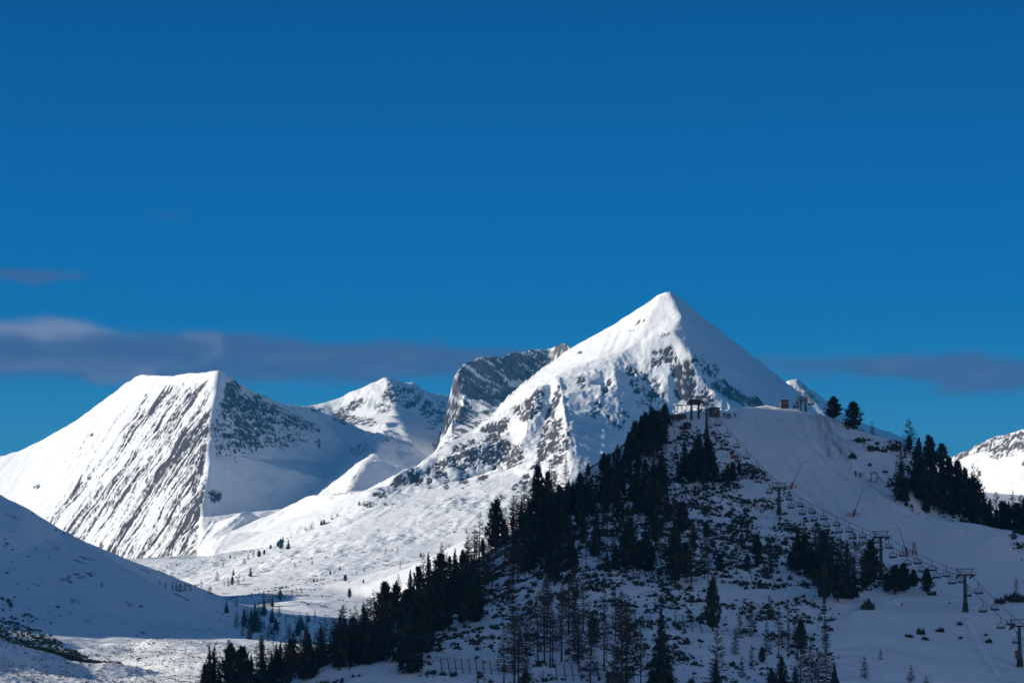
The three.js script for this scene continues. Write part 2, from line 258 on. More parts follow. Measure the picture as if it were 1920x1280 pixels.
for (let i = 0; i < hgt.length; i++) if (Number.isNaN(hgt[i])) hgt[i] = -40;
function soften(times) {
  const t = new Float32Array(hgt.length);
  for (let k = 0; k < times; k++) {
    for (let r = 0; r < NR; r++) for (let c = 0; c < NC; c++) { const i = r * NC + c; t[i] = c && c < NC - 1 ? hgt[i] * .5 + (hgt[i - 1] + hgt[i + 1]) * .25 : hgt[i]; }
    for (let r = 0; r < NR; r++) for (let c = 0; c < NC; c++) { const i = r * NC + c; hgt[i] = r && r < NR - 1 ? t[i] * .5 + (t[i - NC] + t[i + NC]) * .25 : t[i]; }
  }
}
soften(6);
// ---------------------------------------------------------------- relief and cover of the land
const DIPS = new Float32Array(NC * NR);                // how steep the bare survey is (rise over run)
const stepX = (r, c) => (tanA[Math.min(c + 1, NC - 1)] - tanA[Math.max(c - 1, 0)]) * rowsD[r];
const stepZ = (r) => rowsD[Math.min(r + 1, NR - 1)] - rowsD[Math.max(r - 1, 0)];
function slopeAt(r, c) {
  const i = r * NC + c, e = hgt[c < NC - 1 ? i + 1 : i] - hgt[c ? i - 1 : i], n = hgt[r < NR - 1 ? i + NC : i] - hgt[r ? i - NC : i];
  const gd = n / stepZ(r), gx = e / stepX(r, c) ;
  // columns fan out: moving one row on along a column also moves sideways
  return [gx, gd - gx * tanA[c]];
}
for (let r = 0; r < NR; r++) for (let c = 0; c < NC; c++) { const g = slopeAt(r, c); DIPS[r * NC + c] = Math.hypot(g[0], g[1]); }
function field(x, d) {                                 // height of the land at a place
  const t = x / d, c = clamp(lower(tanA, t) - 1, 0, NC - 2), r = clamp(lower(rowsD, d) - 1, 0, NR - 2);
  const u = clamp((t - tanA[c]) / (tanA[c + 1] - tanA[c]), 0, 1), v = clamp((d - rowsD[r]) / (rowsD[r + 1] - rowsD[r]), 0, 1), i = r * NC + c;
  return mix(mix(hgt[i], hgt[i + 1], u), mix(hgt[i + NC], hgt[i + NC + 1], u), v);
}
const groundY = (x, z) => field(x, -z);
function ground(px, py, d0 = 610, d1 = 1010, step = 0.5) { // where a sight line meets the land
  for (let d = d0, last = 1; d < d1; d += step) { const p = at(px, py, d), over = p[1] - field(p[0], d); if (over <= 0 && last > 0) return [p[0], field(p[0], d), -d]; last = over; }
  return null;
}
const plan = (list, ...o) => list.map(([px, py]) => ground(px, py, ...o)).filter(Boolean).map((p) => [p[0], p[2]]);
function inside(poly, x, z) { let s = false; for (let i = 0, j = poly.length - 1; i < poly.length; j = i++) { const [ax, az] = poly[i], [bx, bz] = poly[j]; if ((az > z) !== (bz > z) && x < (bx - ax) * (z - az) / (bz - az) + ax) s = !s; } return s; }
function away(poly, x, z, open) { let m = 1e9; for (let i = 0; i < poly.length - (open ? 1 : 0); i++) { const [ax, az] = poly[i], [bx, bz] = poly[(i + 1) % poly.length], dx = bx - ax, dz = bz - az, t = clamp(((x - ax) * dx + (z - az) * dz) / (dx * dx + dz * dz || 1), 0, 1); m = Math.min(m, Math.hypot(x - ax - dx * t, z - az - dz * t)); } return m; }
const PISTE = plan([[1340, 786], [1380, 774], [1420, 768], [1500, 772], [1560, 790], [1590, 830], [1618, 880], [1650, 915], [1700, 955], [1740, 969], [1830, 981], [1915, 1000], [1915, 1110], [1840, 1128], [1770, 1100], [1700, 1060], [1660, 1030], [1560, 985], [1505, 965], [1500, 925], [1440, 880], [1390, 845]]);
const MEADOW = plan([[1600, 1150], [1700, 1128], [1790, 1135], [1915, 1150], [1915, 1276], [1760, 1276], [1640, 1240], [1590, 1195]]);
const TRACK = plan([[600, 1278], [640, 1262], [720, 1240], [772, 1225], [772, 1278]]);
const onPiste = (x, z) => Math.max(...[PISTE, MEADOW, TRACK].map((p) => { const a = away(p, x, z); return inside(p, x, z) ? 1 : clamp(1 - a / 3, 0, 1); }));
const WINDROWS = [[[1508, 778], [1512, 800], [1525, 830], [1548, 860], [1577, 883], [1606, 897]], [[1630, 905], [1648, 930], [1678, 948], [1706, 963]], [[1425, 868], [1450, 890], [1490, 918], [1520, 945], [1560, 975]], [[1555, 785], [1572, 830], [1600, 868], [1640, 905]], [[1745, 969], [1830, 981], [1880, 990], [1915, 1001]], [[1815, 1162], [1830, 1200], [1848, 1232], [1870, 1262]]].map((l) => plan(l));
const trackR = rng(77);
const RUNS = []; for (let k = 0; k < 16; k++) { const x0 = 1514 + trackR() * 40, l = []; for (let t = 0; t <= 1; t += .08) l.push([x0 + t * (25 + trackR() * 4 + k * 3) + Math.sin(t * 14 + k * 1.7) * 5, 780 + t * (70 + (k % 5) * 8)]); RUNS.push(plan(l)); }

const groom = (x, d) => { const q = (x * .97 + d * .25 + 2.5 * P3(x / 40, 1, d / 60)) / 5.2, f = q - Math.floor(q) - .5; return Math.exp(-f * f / .004) + .25 * Math.sin(q * 40); };
const LONG = []; for (let k = 0; k < 13; k++) { const x0 = 1395 + k * 9 + trackR() * 8, l = []; for (let t = 0; t <= 1.001; t += .04) l.push([x0 + t * (150 + k * 16 + trackR() * 2) + Math.sin(t * (16 + k % 4 * 5) + k * 2.1) * (3 + 7 * t), 785 + t * (150 + (k * 37 % 60)) + 30 * t * t]); const q = plan(l); LONG.push([q, Math.min(...q.map((p) => p[0])) - 2, Math.max(...q.map((p) => p[0])) + 2, Math.min(...q.map((p) => p[1])) - 2, Math.max(...q.map((p) => p[1])) + 2]); }
// which piece of the land a place belongs to
const ZONES = ['hillside', 'valley', 'hillside_left', 'mountain_left', 'mountain_middle', 'rock_cliff', 'main_peak', 'mountain_right', 'mountain_far', 'shoulder'];
function zone(x, d) {
  const px = W / 2 + x / d * F;
  if (d < 1150) return px < 60 ? (x < -330 ? 9 : 1) : 0;
  if (px < -700 && d < 1560) return 9;
  if (px < 430 && d > 1540 && d < 2720 || px < -300 && d < 3000) return 2;
  if (d < 3000) return px > 1640 ? 7 : px > 1250 && d > 2700 ? 8 : 1;
  if (px > 1640 && d < 4600) return 7;
  if (px > 1420 && d > 5150) return 8;
  if (d > 4850 + (px - 372) * .2 && px < 600) return px > 572 + Math.max(0, 5900 - d) * .16 ? 4 : 3;
  if (px < 600 && px > 370 + 1e-9 && d > 4850) return 3;
  if (px < 372 && d > 4300) return 3;
  if (d > 4620 && px < 846) return 4;
  if (d > 4750 && px < 1420) return 5;
  return 6;
}
// rock outcrops: [picture x, y, half width, half height, turn, strength] at the mountain's distance, kept as places on the mountain (x and height)
const outcrops = (d, list) => list.map(([px, py, rx, ry, turn = 0, s = 1]) => { const p = at(px, py, d), k = d / F, a = turn * Math.PI / 180; return [p[0], p[1], rx * k, ry * k, Math.cos(a), Math.sin(a), s]; });
const ROCKS = {
  3: outcrops(5200, [[450, 800, 46, 60, 20, .55], [500, 800, 60, 30, 10, .5], [425, 745, 12, 40, 0, .75], [455, 765, 22, 40, 10, .85], [500, 765, 40, 22, 10, .8], [470, 810, 12, 40, 15, .7], [545, 775, 40, 14, 8, .9], [585, 785, 22, 10, 10, .8], [595, 812, 16, 22, 20, 1.3], [625, 815, 18, 16, 30, 1], [635, 845, 18, 12, 20, .7], [388, 880, 6, 55, 4, 1.1], [400, 935, 5, 30, 0, .8], [420, 940, 10, 12, 20, .7], [435, 800, 8, 25, 10, .6], [128, 797, 4, 3, 0, 1.6], [240, 722, 3, 2, 0, 1], [20, 900, 8, 5, 0, .6]]),
  4: outcrops(5800, [[655, 760, 30, 10, -20, .9], [645, 785, 24, 12, 20, 1], [690, 795, 28, 10, 12, .9], [735, 740, 16, 20, 30, .8], [715, 765, 16, 10, 20, .8], [760, 745, 20, 20, 40, 1], [775, 735, 14, 14, 20, 1], [800, 765, 14, 18, 30, .9], [825, 770, 10, 22, 0, .7], [590, 762, 12, 5, 0, .7], [700, 870, 26, 18, 20, .55], [740, 850, 5, 14, 30, .7], [822, 745, 10, 6, 0, .7], [840, 818, 12, 30, 10, 1.1], [828, 848, 10, 16, 30, .8], [810, 800, 10, 16, 30, .7]]),
  5: outcrops(5420, [[930, 705, 95, 42, -6, 1.5], [850, 745, 10, 45, 0, 1.8], [1010, 675, 32, 26, 0, 1.2], [868, 790, 20, 36, -20, 1.15], [850, 815, 16, 26, 0, 1.1], [885, 815, 18, 24, 0, 1.05], [905, 790, 14, 12, 0, .7], [915, 760, 30, 8, 15, .7], [1052, 655, 9, 14, 0, 1.6]]),
  6: outcrops(4130, [[905, 850, 42, 24, -20, 1.1], [945, 860, 32, 22, 0, 1.2], [870, 838, 26, 12, -28, .9], [925, 815, 24, 14, 40, .8], [985, 770, 20, 22, -40, 1], [1005, 755, 12, 26, 20, 1.1], [1035, 775, 8, 50, 18, 1], [1030, 835, 18, 42, 12, 1.25], [1045, 870, 12, 20, 20, 1], [1058, 840, 8, 22, 0, .8], [1003, 885, 7, 12, 30, .8], [985, 905, 10, 5, -35, .8], [1018, 878, 16, 6, -10, 1.2], [975, 925, 16, 9, -35, 1.1], [940, 950, 10, 8, -20, .8], [808, 900, 6, 24, -5, .9], [838, 905, 6, 22, -10, .8], [872, 905, 9, 22, -5, .8], [860, 880, 26, 6, -10, .6], [752, 915, 14, 12, 10, .8], [702, 955, 12, 6, 0, 1.2], [1275, 685, 10, 32, -12, 1], [1300, 700, 9, 28, -10, 1.05], [1262, 655, 12, 16, 20, 1], [1240, 660, 10, 22, 15, .85], [1290, 725, 16, 26, -10, .85], [1325, 745, 14, 22, -20, .8], [1140, 725, 6, 18, 25, .7], [1120, 770, 9, 22, 20, .7], [1190, 690, 10, 10, 0, .8], [1215, 730, 30, 34, 0, .5], [1090, 715, 10, 18, 30, .6], [1160, 790, 26, 30, 0, .42], [862, 866, 40, 12, -25, .95], [822, 888, 16, 18, 0, .8], [782, 900, 14, 16, 0, .8], [890, 868, 30, 16, -20, .9], [722, 935, 14, 8, -10, .8], [740, 955, 12, 6, 0, .7], [905, 905, 10, 12, 0, .7], [935, 800, 20, 12, -35, .9], [1385, 730, 42, 16, 22, .85], [1430, 742, 26, 12, 10, .85], [1340, 690, 16, 20, 40, .55], [1480, 750, 22, 10, 10, .6], [1320, 665, 12, 20, 40, .45], [1215, 575, 18, 5, -35, .55], [1195, 595, 8, 3, 0, .6], [1095, 632, 5, 4, 0, 1], [1255, 610, 16, 6, -20, .35], [1155, 652, 8, 3, 0, .5]]),
  7: outcrops(3400, [[1850, 832, 26, 14, -10, 1.05], [1890, 832, 34, 22, 0, 1.1], [1915, 850, 20, 26, 0, 1.2], [1900, 880, 20, 8, -20, .9], [1868, 862, 14, 8, 0, .8], [1835, 845, 14, 5, -20, .7]]),
  8: outcrops(6000, [[1490, 735, 22, 18, 30, .65], [1515, 755, 20, 12, 30, .65], [1478, 728, 6, 10, 0, .8]]),
  2: outcrops(2250, [[60, 985, 8, 7, 0, .9], [118, 1080, 8, 6, 0, .9], [188, 1088, 14, 14, 0, .9], [125, 1015, 12, 8, 30, .5], [60, 1040, 20, 8, 40, .55], [90, 1030, 16, 20, 40, .45]]),
};
const cover = new Float32Array(NC * NR);               // 0 snow ... 1 bare rock
const zoneOf = new Uint8Array(NC * NR);
function rockMask(list, x, y) { let m = 0; for (const [cx, cy, rx, ry, ca, sa, s] of list) { const dx = x - cx, dy = y - cy; if (Math.abs(dx) > 150 || Math.abs(dy) > 150) continue; const u = (dx * ca - dy * sa) / rx, v = (dx * sa + dy * ca) / ry, q = u * u + v * v; if (q < 2.4) m = Math.max(m, s * (1 - smooth(.25, 2.4, q))); } return m; }
const lift = new Float32Array(NC * NR), wearShade = new Float32Array(NC * NR); // mark: ploughed and scraped snow, plus painted relief shading: light crests, dark flanks and grooves
for (let r = 0; r < NR; r++) for (let c = 0; c < NC; c++) {
  const i = r * NC + c, d = rowsD[r], x = tanA[c] * d, y = hgt[i], zn = zone(x, d); zoneOf[i] = zn;
  const dip = DIPS[i], steep = smooth(.35, 1.0, dip);
  let h = 0, bare = 0;
  if (zn === 0) {
    const px = cols[c];
    if (px > 300 && px < 2100 && d > 600) {
      const p = onPiste(x, -d), q = 1 - p;
      h += q * (.55 * P3(x / 11, 0, d / 11) + .35 * P3(x / 3.6, 5, d / 3.6) + .5 * Math.max(0, P3(x / 6, 9, d / 6)) - .1) + p * (.5 * P3(x / 14, 2, d / 11) + .9 * P3(x / 38, 6, d / 34) + .05 * P3(x / 1.4, 3, d / 5) + .09 * groom(x, d));
      if (p > 0) { for (const l of WINDROWS) { const a = away(l, x, -d, true); if (a < 3) { h += .55 * Math.exp(-a * a / .8) - .15 * Math.exp(-((a - 1.6) ** 2) / .5); wearShade[i] += .09 * Math.exp(-a * a / .5) - .05 * Math.exp(-((a - 1.7) ** 2) / .6); } } for (const [l, xa, xb, za, zb] of LONG) if (x > xa && x < xb && -d > za && -d < zb) { const a = away(l, x, -d, true); if (a < 1.2) { h += .1 * Math.exp(-((a - .6) ** 2) / .06) - .14 * Math.exp(-a * a / .12); wearShade[i] -= .07 * Math.exp(-a * a / .16); } }
      if (d > 895 && x > 88 && x < 135) for (const l of RUNS) { const a = away(l, x, -d, true); if (a < 1.5) { h += .14 * Math.exp(-((a - .6) ** 2) / .06) - .2 * Math.exp(-a * a / .1); wearShade[i] -= .1 * Math.exp(-a * a / .15); } } }
    }
  } else if (zn === 9) { h += 8 * fbm(x / 160, 3, d / 160, 4); } else {
    const far = smooth(2900, 3600, d);
    if (zn === 1) { h += (1.6 * fbm(x / 46, 0, d / 46, 3) + .5 * P3(x / 9, 4, d / 9)) * (d < 1700 ? 1.2 : 1); if (d > 1140 && d < 1700) h += .5 * Math.max(0, P3(x / 3.2, 7, d / 3.2)) + 4.2 * fbm(x / 42, 5, d / 30, 2) * smooth(1150, 1230, d) * (1 - smooth(1560, 1680, d)); }
    else if (zn === 2) { h += 3 * fbm(x / 60, y / 160, d / 60, 3) + .6 * P3(x / 9, 4, d / 9) + 1.6 * ridged(x / 200 + y / 90, d / 22, 3, 2) * smooth(.25, .6, dip); }
    else {
      const tame = zn === 3 ? mix(.4, 1, smooth(-10, 10, W / 2 + x / d * F - 380 - Math.max(0, y - 185) * .093)) : 1;
      const rough = zn === 5 ? 1.6 : zn === 6 ? 1 - .65 * smooth(400, 440, y) : 1;
      h += steep * rough * tame * ((zn === 6 ? 4.6 : 5.5) * ridged(x / 52, y / 150, d / 70, 3) + 1.5 * fbm(x / 14, y / 30, d / 14, 2)) + (1 - steep * .6) * (2.4 * fbm(x / 60, 2, d / 80, 3) + .8 * P3(x / 13, 1, d / 15) + .35 * P3(x / 5.5, 6, d / 7)) * far;
      h += steep * rough * tame * (2.3 * ridged(x / 19, y / 46, d / 26, 3) + .9 * P3(x / 5, y / 9, d / 5));
      if (zn === 3) { // gullies that run down the sunny face
        const t = x * .658 - d * .753, px = cols[c], g = ridged(t / 26, y / 260, 2.2, 3), f = P3(t / 7, y / 60, 5), ar = 380 + Math.max(0, y - 185) * .093, left = 1 - smooth(ar - 26, ar - 6, W / 2 + x / d * F);
        const belt = .25 + .75 * smooth(40, 330, W / 2 + x / d * F + (350 - y / d * F) * .62) * smooth(-20, 40, 1200 - y / d * F - 712 - Math.max(0, 330 - W / 2 - x / d * F) * .45); h += belt * left * steep * (4.2 * g + 1.8 * f + 1.5 * ridged(t / 9, y / 70, 8.1, 2));
      }
      if (zn === 6 && d < 4120) h += (1 - steep) * ((.45 + .8 * P3(x / 70, 3, d / 110)) * (1.2 * ridged((x * .969 - d * .246 + 10 * P3(x / 45, 2, d / 70)) / 19, d / 210, 1.5, 2) + .55 * P3((x * .969 - d * .246) / 4.5, d / 60, 4)) + 3.4 * (.7 + 1.6 * P3(x / 110, 5, d / 170)) * fbm(x / 26, 7, d / 48, 3));
      if (zn === 6) h += 2.4 * rough * steep * ridged(x / 16, y / 110, d / 40, 2);
    }
    if (zn === 6 && d < 4080) { const s = P3(x / 5, y / 3, d / 7) + .6 * P3(x / 14, 3, d / 14) - smooth(3900, 3300, d) * -.06; bare = Math.max(bare, smooth(.72, .86, s) * .9); }
    if (zn === 1 && d > 2500) bare = Math.max(bare, smooth(.74, .88, P3(x / 4, 1, d / 9) + .6 * P3(x / 16, 3, d / 20)) * .9);
  }
  lift[i] = h; cover[i] = bare;
}
for (let i = 0; i < hgt.length; i++) hgt[i] += lift[i];
// bare rock shows where the relief is steeper than the slope round it
for (let r = 0; r < NR; r++) for (let c = 0; c < NC; c++) {
  const i = r * NC + c, zn = zoneOf[i]; if (!ROCKS[zn]) continue;
  const d = rowsD[r], x = tanA[c] * d, y = hgt[i] - lift[i], dip = DIPS[i], gs = slopeAt(r, c), extra = clamp(Math.hypot(gs[0], gs[1]) - dip, -1, 1.6); let bare = cover[i];
  const list = ROCKS[zn];
    if (list) {
      const m = rockMask(list, x, y), n1 = fbm(x / 16, y / 16, d / 30, 4), n2 = P3(x / 4.2, y / 4.2, d / 8), ledge = P3(x / 30, y / 5 + x / 24, d / 40), rib = P3(x / 5, y / 26, d / 14), fine = P3(x / 2.3, y / 2.6, d / 5);
      const nz = n1 * 1.3 + n2 * .7 + fine * .75 + ledge * .3 + rib * .35; let v = Math.min(m * 1.2, zn === 5 ? 2 : 1.0) + nz * Math.min(1.1, .45 + m) - .80 + extra * (zn === 2 ? .1 : .2 + .5 * Math.min(1, m * 1.5));
      if (zn === 5) { const q = y + .55 * x; v += .34 + .4 * smooth(.9, 1.8, dip) - 5 * Math.max(0, P3(q / 11, x / 60, 3.3) - .12) - 4 * Math.max(0, P3(q / 4.5, x / 30, 9.1) - .18) - .55 * smooth(462, 492, y + P3(x / 12, 1, 2) * 18 - Math.max(0, x - 20) * .1) * (P3(x / 9, y / 9, 4) + .6); } else if (zn !== 2) v += .34 * smooth(.75, 1.5, dip) - .02;
      if (zn === 3) {
        const t = x * .658 - d * .753 + 14 * P3(x / 60, y / 50, d / 60), px = W / 2 + x / d * F, py = 1200 - y / d * F;
        const zoneIn = smooth(60, 290, px + (py - 850) * .62) * (1 - smooth(-16, -3, px - 380 - Math.max(0, y - 185) * .093)) * smooth(700, 745, py - Math.max(0, 330 - px) * .45);
        const st = fbm(t / 6.5, y / 120, 4.4, 3) * 2.0 + fbm(t / 30, y / 150, 7.7, 2) * 1.3 + n1 * .9 + n2 * .6 + fine * .6, right = smooth(.55, 1, (px - 150) / 260 + .1);
        v = Math.max(v, zoneIn * (st + .36 * right + .2) - .36 + zoneIn * extra * .45);
      }
      bare = Math.max(bare, smooth(0, .1, v));
      if (zn === 2) { const fall = P3((x * .5 + y) / 3.2, (x - y) / 60, d / 30); bare = smooth(.1, .35, m * 1.1 + n1 * 1.6 + n2 * .9 - 1.0 + .25 * smooth(60, 140, y)); bare = Math.max(bare, smooth(.52, .62, fall + .25 * P3(x / 40, 3, d / 60)) * smooth(.2, .5, P3(x / 60, 8, d / 80) + .3)); }
    }
  cover[i] = bare;
}
for (let i = 0; i < hgt.length; i++) hgt[i] -= cover[i] * (zoneOf[i] > 2 ? .8 : 0);

// colours of what covers the land (linear)
const SNOW = [.78, .785, .795];
const STONE = { 2: [.05, .05, .05], 3: [.040, .029, .030], 4: [.05, .041, .042], 5: [.105, .094, .09], 6: [.042, .034, .036], 7: [.06, .055, .06], 8: [.09, .08, .08], 1: [.06, .05, .045], 0: [.06, .05, .045], 9: [.08, .07, .07] };
{
  // how far each place can be seen; what lies behind a crest is drawn with large faces
  const show = new Uint8Array(NC * NR);
  for (let c = 0; c < NC; c++) { let top = 1e9; for (let r = 0; r < NR; r++) { const i = r * NC + c, s = seen(tanA[c] * rowsD[r], hgt[i], -rowsD[r]); if (cols[c] > -60 && cols[c] < 1985 && s[1] < top + 14 && s[1] < 1330) show[i] = 1; if (s[1] < top) top = s[1]; } }
  const K = 4, blocks = [];
  for (let r = 0; r < NR - 1; r += K) for (let c = 0; c < NC - 1; c += K) {
    const r1 = Math.min(r + K, NR - 1), c1 = Math.min(c + K, NC - 1); let v = 0;
    for (let a = r; a <= r1 && !v; a++) for (let b = c; b <= c1; b++) if (show[a * NC + b]) { v = 1; break; }
    blocks.push([r, c, r1, c1, v, zoneOf[Math.min(r + 2, NR - 1) * NC + Math.min(c + 2, NC - 1)]]);
  }
  const LAND = [
    ['hill', 'shaded snowy hill with ski piste, scrub and chairlift in the right foreground', 'hill'],
    ['valley_floor', 'snowy valley floor between left hillside and the mountains', 'valley'],
    ['hillside', 'shaded snow slope dropping from the left frame edge to the valley', 'hillside'],
    ['mountain', 'flat topped snowy mountain on the left with dark rock streaks and a sunlit face', 'mountain'],
    ['mountain', 'middle snowy mountain with small rocky summits between flat topped mountain and rock cliff', 'mountain'],
    ['cliff', 'grey rock cliff dusted with snow behind left ridge of tallest peak', 'cliff'],
    ['mountain', 'tallest pyramid shaped snow peak with sunlit summit face', 'mountain'],
    ['mountain', 'sunlit snow mountain with dark rock at the right frame edge', 'mountain'],
    ['mountain', 'small far snow peak peeping out behind right flank of tallest peak', 'mountain'],
    ['mountain', 'snow mountain shoulder outside the frame that shades the hillside', 'mountain'],
  ];
  const landMat = new THREE.MeshStandardMaterial({ vertexColors: true, roughness: .92, metalness: 0 });
  landMat.name = 'snow and rock';
  const slot = new Int32Array(NC * NR);
  let total = 0;
  LAND.forEach(([name, label, category], zn) => {
    slot.fill(-1); const pos = [], nor = [], colr = [], idx = [], stone = STONE[zn];
    const vert = (r, c) => {
      const i = r * NC + c; if (slot[i] >= 0) return slot[i];
      const d = rowsD[r], x = tanA[c] * d, y = hgt[i], g = slopeAt(r, c), l = Math.hypot(g[0], 1, g[1]);
      pos.push(x, y, -d); nor.push(-g[0] / l, 1 / l, g[1] / l);
      const t = cover[i], v = zn === 5 ? 1 + 1.0 * P3(x / 5, y / 22, d / 9) + .8 * P3((y + .55 * x) / 6, x / 40, 2) + .35 * P3(x / 40, y / 25, d / 30) : 1 + .45 * P3(x / 6, y / 8, d / 9) + .3 * P3(x / 40, y / 30, d / 40), w = 1 + wearShade[i] + .025 * P3(x / 20, y / 20, d / 20) + .03 * P3(x / 5, y / 5, d / 12) + (zn ? 0 : .035 * P3(x / 1.7, 2, d / 4) - .07 * Math.max(0, P3(x / 9, 7, d / 16) - .15));
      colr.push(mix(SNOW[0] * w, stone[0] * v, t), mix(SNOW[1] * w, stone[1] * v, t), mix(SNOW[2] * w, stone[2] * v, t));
      return slot[i] = pos.length / 3 - 1;
    };
    const quad = (r, c, r1, c1) => { const a = vert(r, c), b = vert(r, c1), e = vert(r1, c), f = vert(r1, c1); idx.push(a, b, f, a, f, e); };
    for (const [r, c, r1, c1, v, z] of blocks) if (z === zn) { if (v) { for (let a = r; a < r1; a++) for (let b = c; b < c1; b++) quad(a, b, a + 1, b + 1); } else quad(r, c, r1, c1); }
    if (!idx.length) return;
    const g = new THREE.BufferGeometry();
    g.setAttribute('position', new THREE.Float32BufferAttribute(pos, 3)); g.setAttribute('normal', new THREE.Float32BufferAttribute(nor, 3)); g.setAttribute('color', new THREE.Float32BufferAttribute(colr, 3)); g.setIndex(idx);
    const m = new THREE.Mesh(g, landMat); m.name = numbered(name); tag(m, label, category, null, 'structure'); scene.add(m);
    total += idx.length / 3;
  });
  console.log('land triangles', total, 'survey', pts.length);
  // the unseen other valley side, shaped to bounce sunlight onto the shaded hill
  const nx = 90, nz = 50, op = [], oi = [];
  for (let j = 0; j <= nz; j++) for (let i = 0; i <= nx; i++) { const x = -2200 + i * 60, z = 60 + j * 40, up = smooth(150, 1900, z + x * .75); op.push(x, -45 + 1150 * up * (.8 + .2 * P3(x / 500, 1, z / 500)) + up * 60 * fbm(x / 180, 2, z / 180, 3), z); }
  for (let j = 0; j < nz; j++) for (let i = 0; i < nx; i++) { const a = j * (nx + 1) + i, b = a + 1, e = a + nx + 1, f = e + 1; oi.push(a, e, f, a, f, b); }
  const og = new THREE.BufferGeometry(); og.setAttribute('position', new THREE.Float32BufferAttribute(op, 3)); og.setIndex(oi); og.computeVertexNormals();
  const om = new THREE.Mesh(og, new THREE.MeshStandardMaterial({ color: new THREE.Color().setRGB(...SNOW), roughness: .92 })); om.name = numbered('mountain'); tag(om, 'unseen snow mountainside behind the camera shaped to bounce sunlight onto the hill', 'mountain', null, 'structure'); scene.add(om);
  // the unseen plain out to the horizon, its colour darkened to cut bounced light
  const far = new THREE.RingGeometry(2, 45000, 96, 60); far.rotateX(-Math.PI / 2);
  const p = far.attributes.position; for (let i = 0; i < p.count; i++) { const x = p.getX(i), z = p.getZ(i), R = Math.hypot(x, z); p.setY(i, z < -295 && R < 9000 ? -120 : -38 + 3 * P3(x / 400, 0, z / 400)); }
  far.computeVertexNormals();
  const plain = new THREE.Mesh(far, new THREE.MeshStandardMaterial({ color: new THREE.Color().setRGB(.34, .35, .36), roughness: .95, name: 'low bounce grey ground' }));
  plain.name = 'ground'; tag(plain, 'unseen lowland reaching to the horizon darkened to cut bounced light', 'ground', null, 'structure'); scene.add(plain);
}
// ---------------------------------------------------------------- plants
const matBark = new THREE.MeshStandardMaterial({ color: new THREE.Color().setRGB(.045, .034, .028), roughness: 1, name: 'bark' });
const matTwig = new THREE.MeshStandardMaterial({ color: new THREE.Color().setRGB(.050, .036, .029), roughness: 1, side: THREE.DoubleSide, name: 'bare larch twigs' });
const matRust = new THREE.MeshStandardMaterial({ color: new THREE.Color().setRGB(.11, .052, .028), roughness: 1, side: THREE.DoubleSide, name: 'rust brown larch twigs' });
const matPine = new THREE.MeshStandardMaterial({ vertexColors: true, roughness: 1, side: THREE.DoubleSide, name: 'dark conifer needles' });
class Soup {
  constructor() { this.p = []; this.c = []; }
  tri(a, b, c, col) { this.p.push(...a, ...b, ...c); if (col) this.c.push(...col, ...col, ...col); }
  geo() { const g = new THREE.BufferGeometry(); g.setAttribute('position', new THREE.Float32BufferAttribute(this.p, 3)); if (this.c.length) g.setAttribute('color', new THREE.Float32BufferAttribute(this.c, 3)); g.computeVertexNormals(); return g; }
}
function trunkGeo(h, r, lean, R) { // tapered stem with a slight bend
  const pos = [], idx = [], n = 5, m = 4;
  for (let j = 0; j <= m; j++) { const t = j / m, rr = r * (1 - .93 * t) * (j ? 1 : 1.35), ox = lean * t * t + (R() - .5) * .006 * (j && j < m ? 1 : 0), oz = (R() - .5) * .006 * (j && j < m ? 1 : 0); for (let k = 0; k < n; k++) { const a = k / n * 2 * Math.PI; pos.push(ox + Math.cos(a) * rr, t * h - (j ? 0 : .03), oz + Math.sin(a) * rr); } }
  for (let j = 0; j < m; j++) for (let k = 0; k < n; k++) { const a = j * n + k, b = j * n + (k + 1) % n; idx.push(a, a + n, b, b, a + n, b + n); }
  const g = new THREE.BufferGeometry(); g.setAttribute('position', new THREE.Float32BufferAttribute(pos, 3)); g.setIndex(idx); g.computeVertexNormals(); return g;
}
const green = (R) => { const k = .7 + R() * .7; return [.027 * k, .041 * k, .033 * k]; };
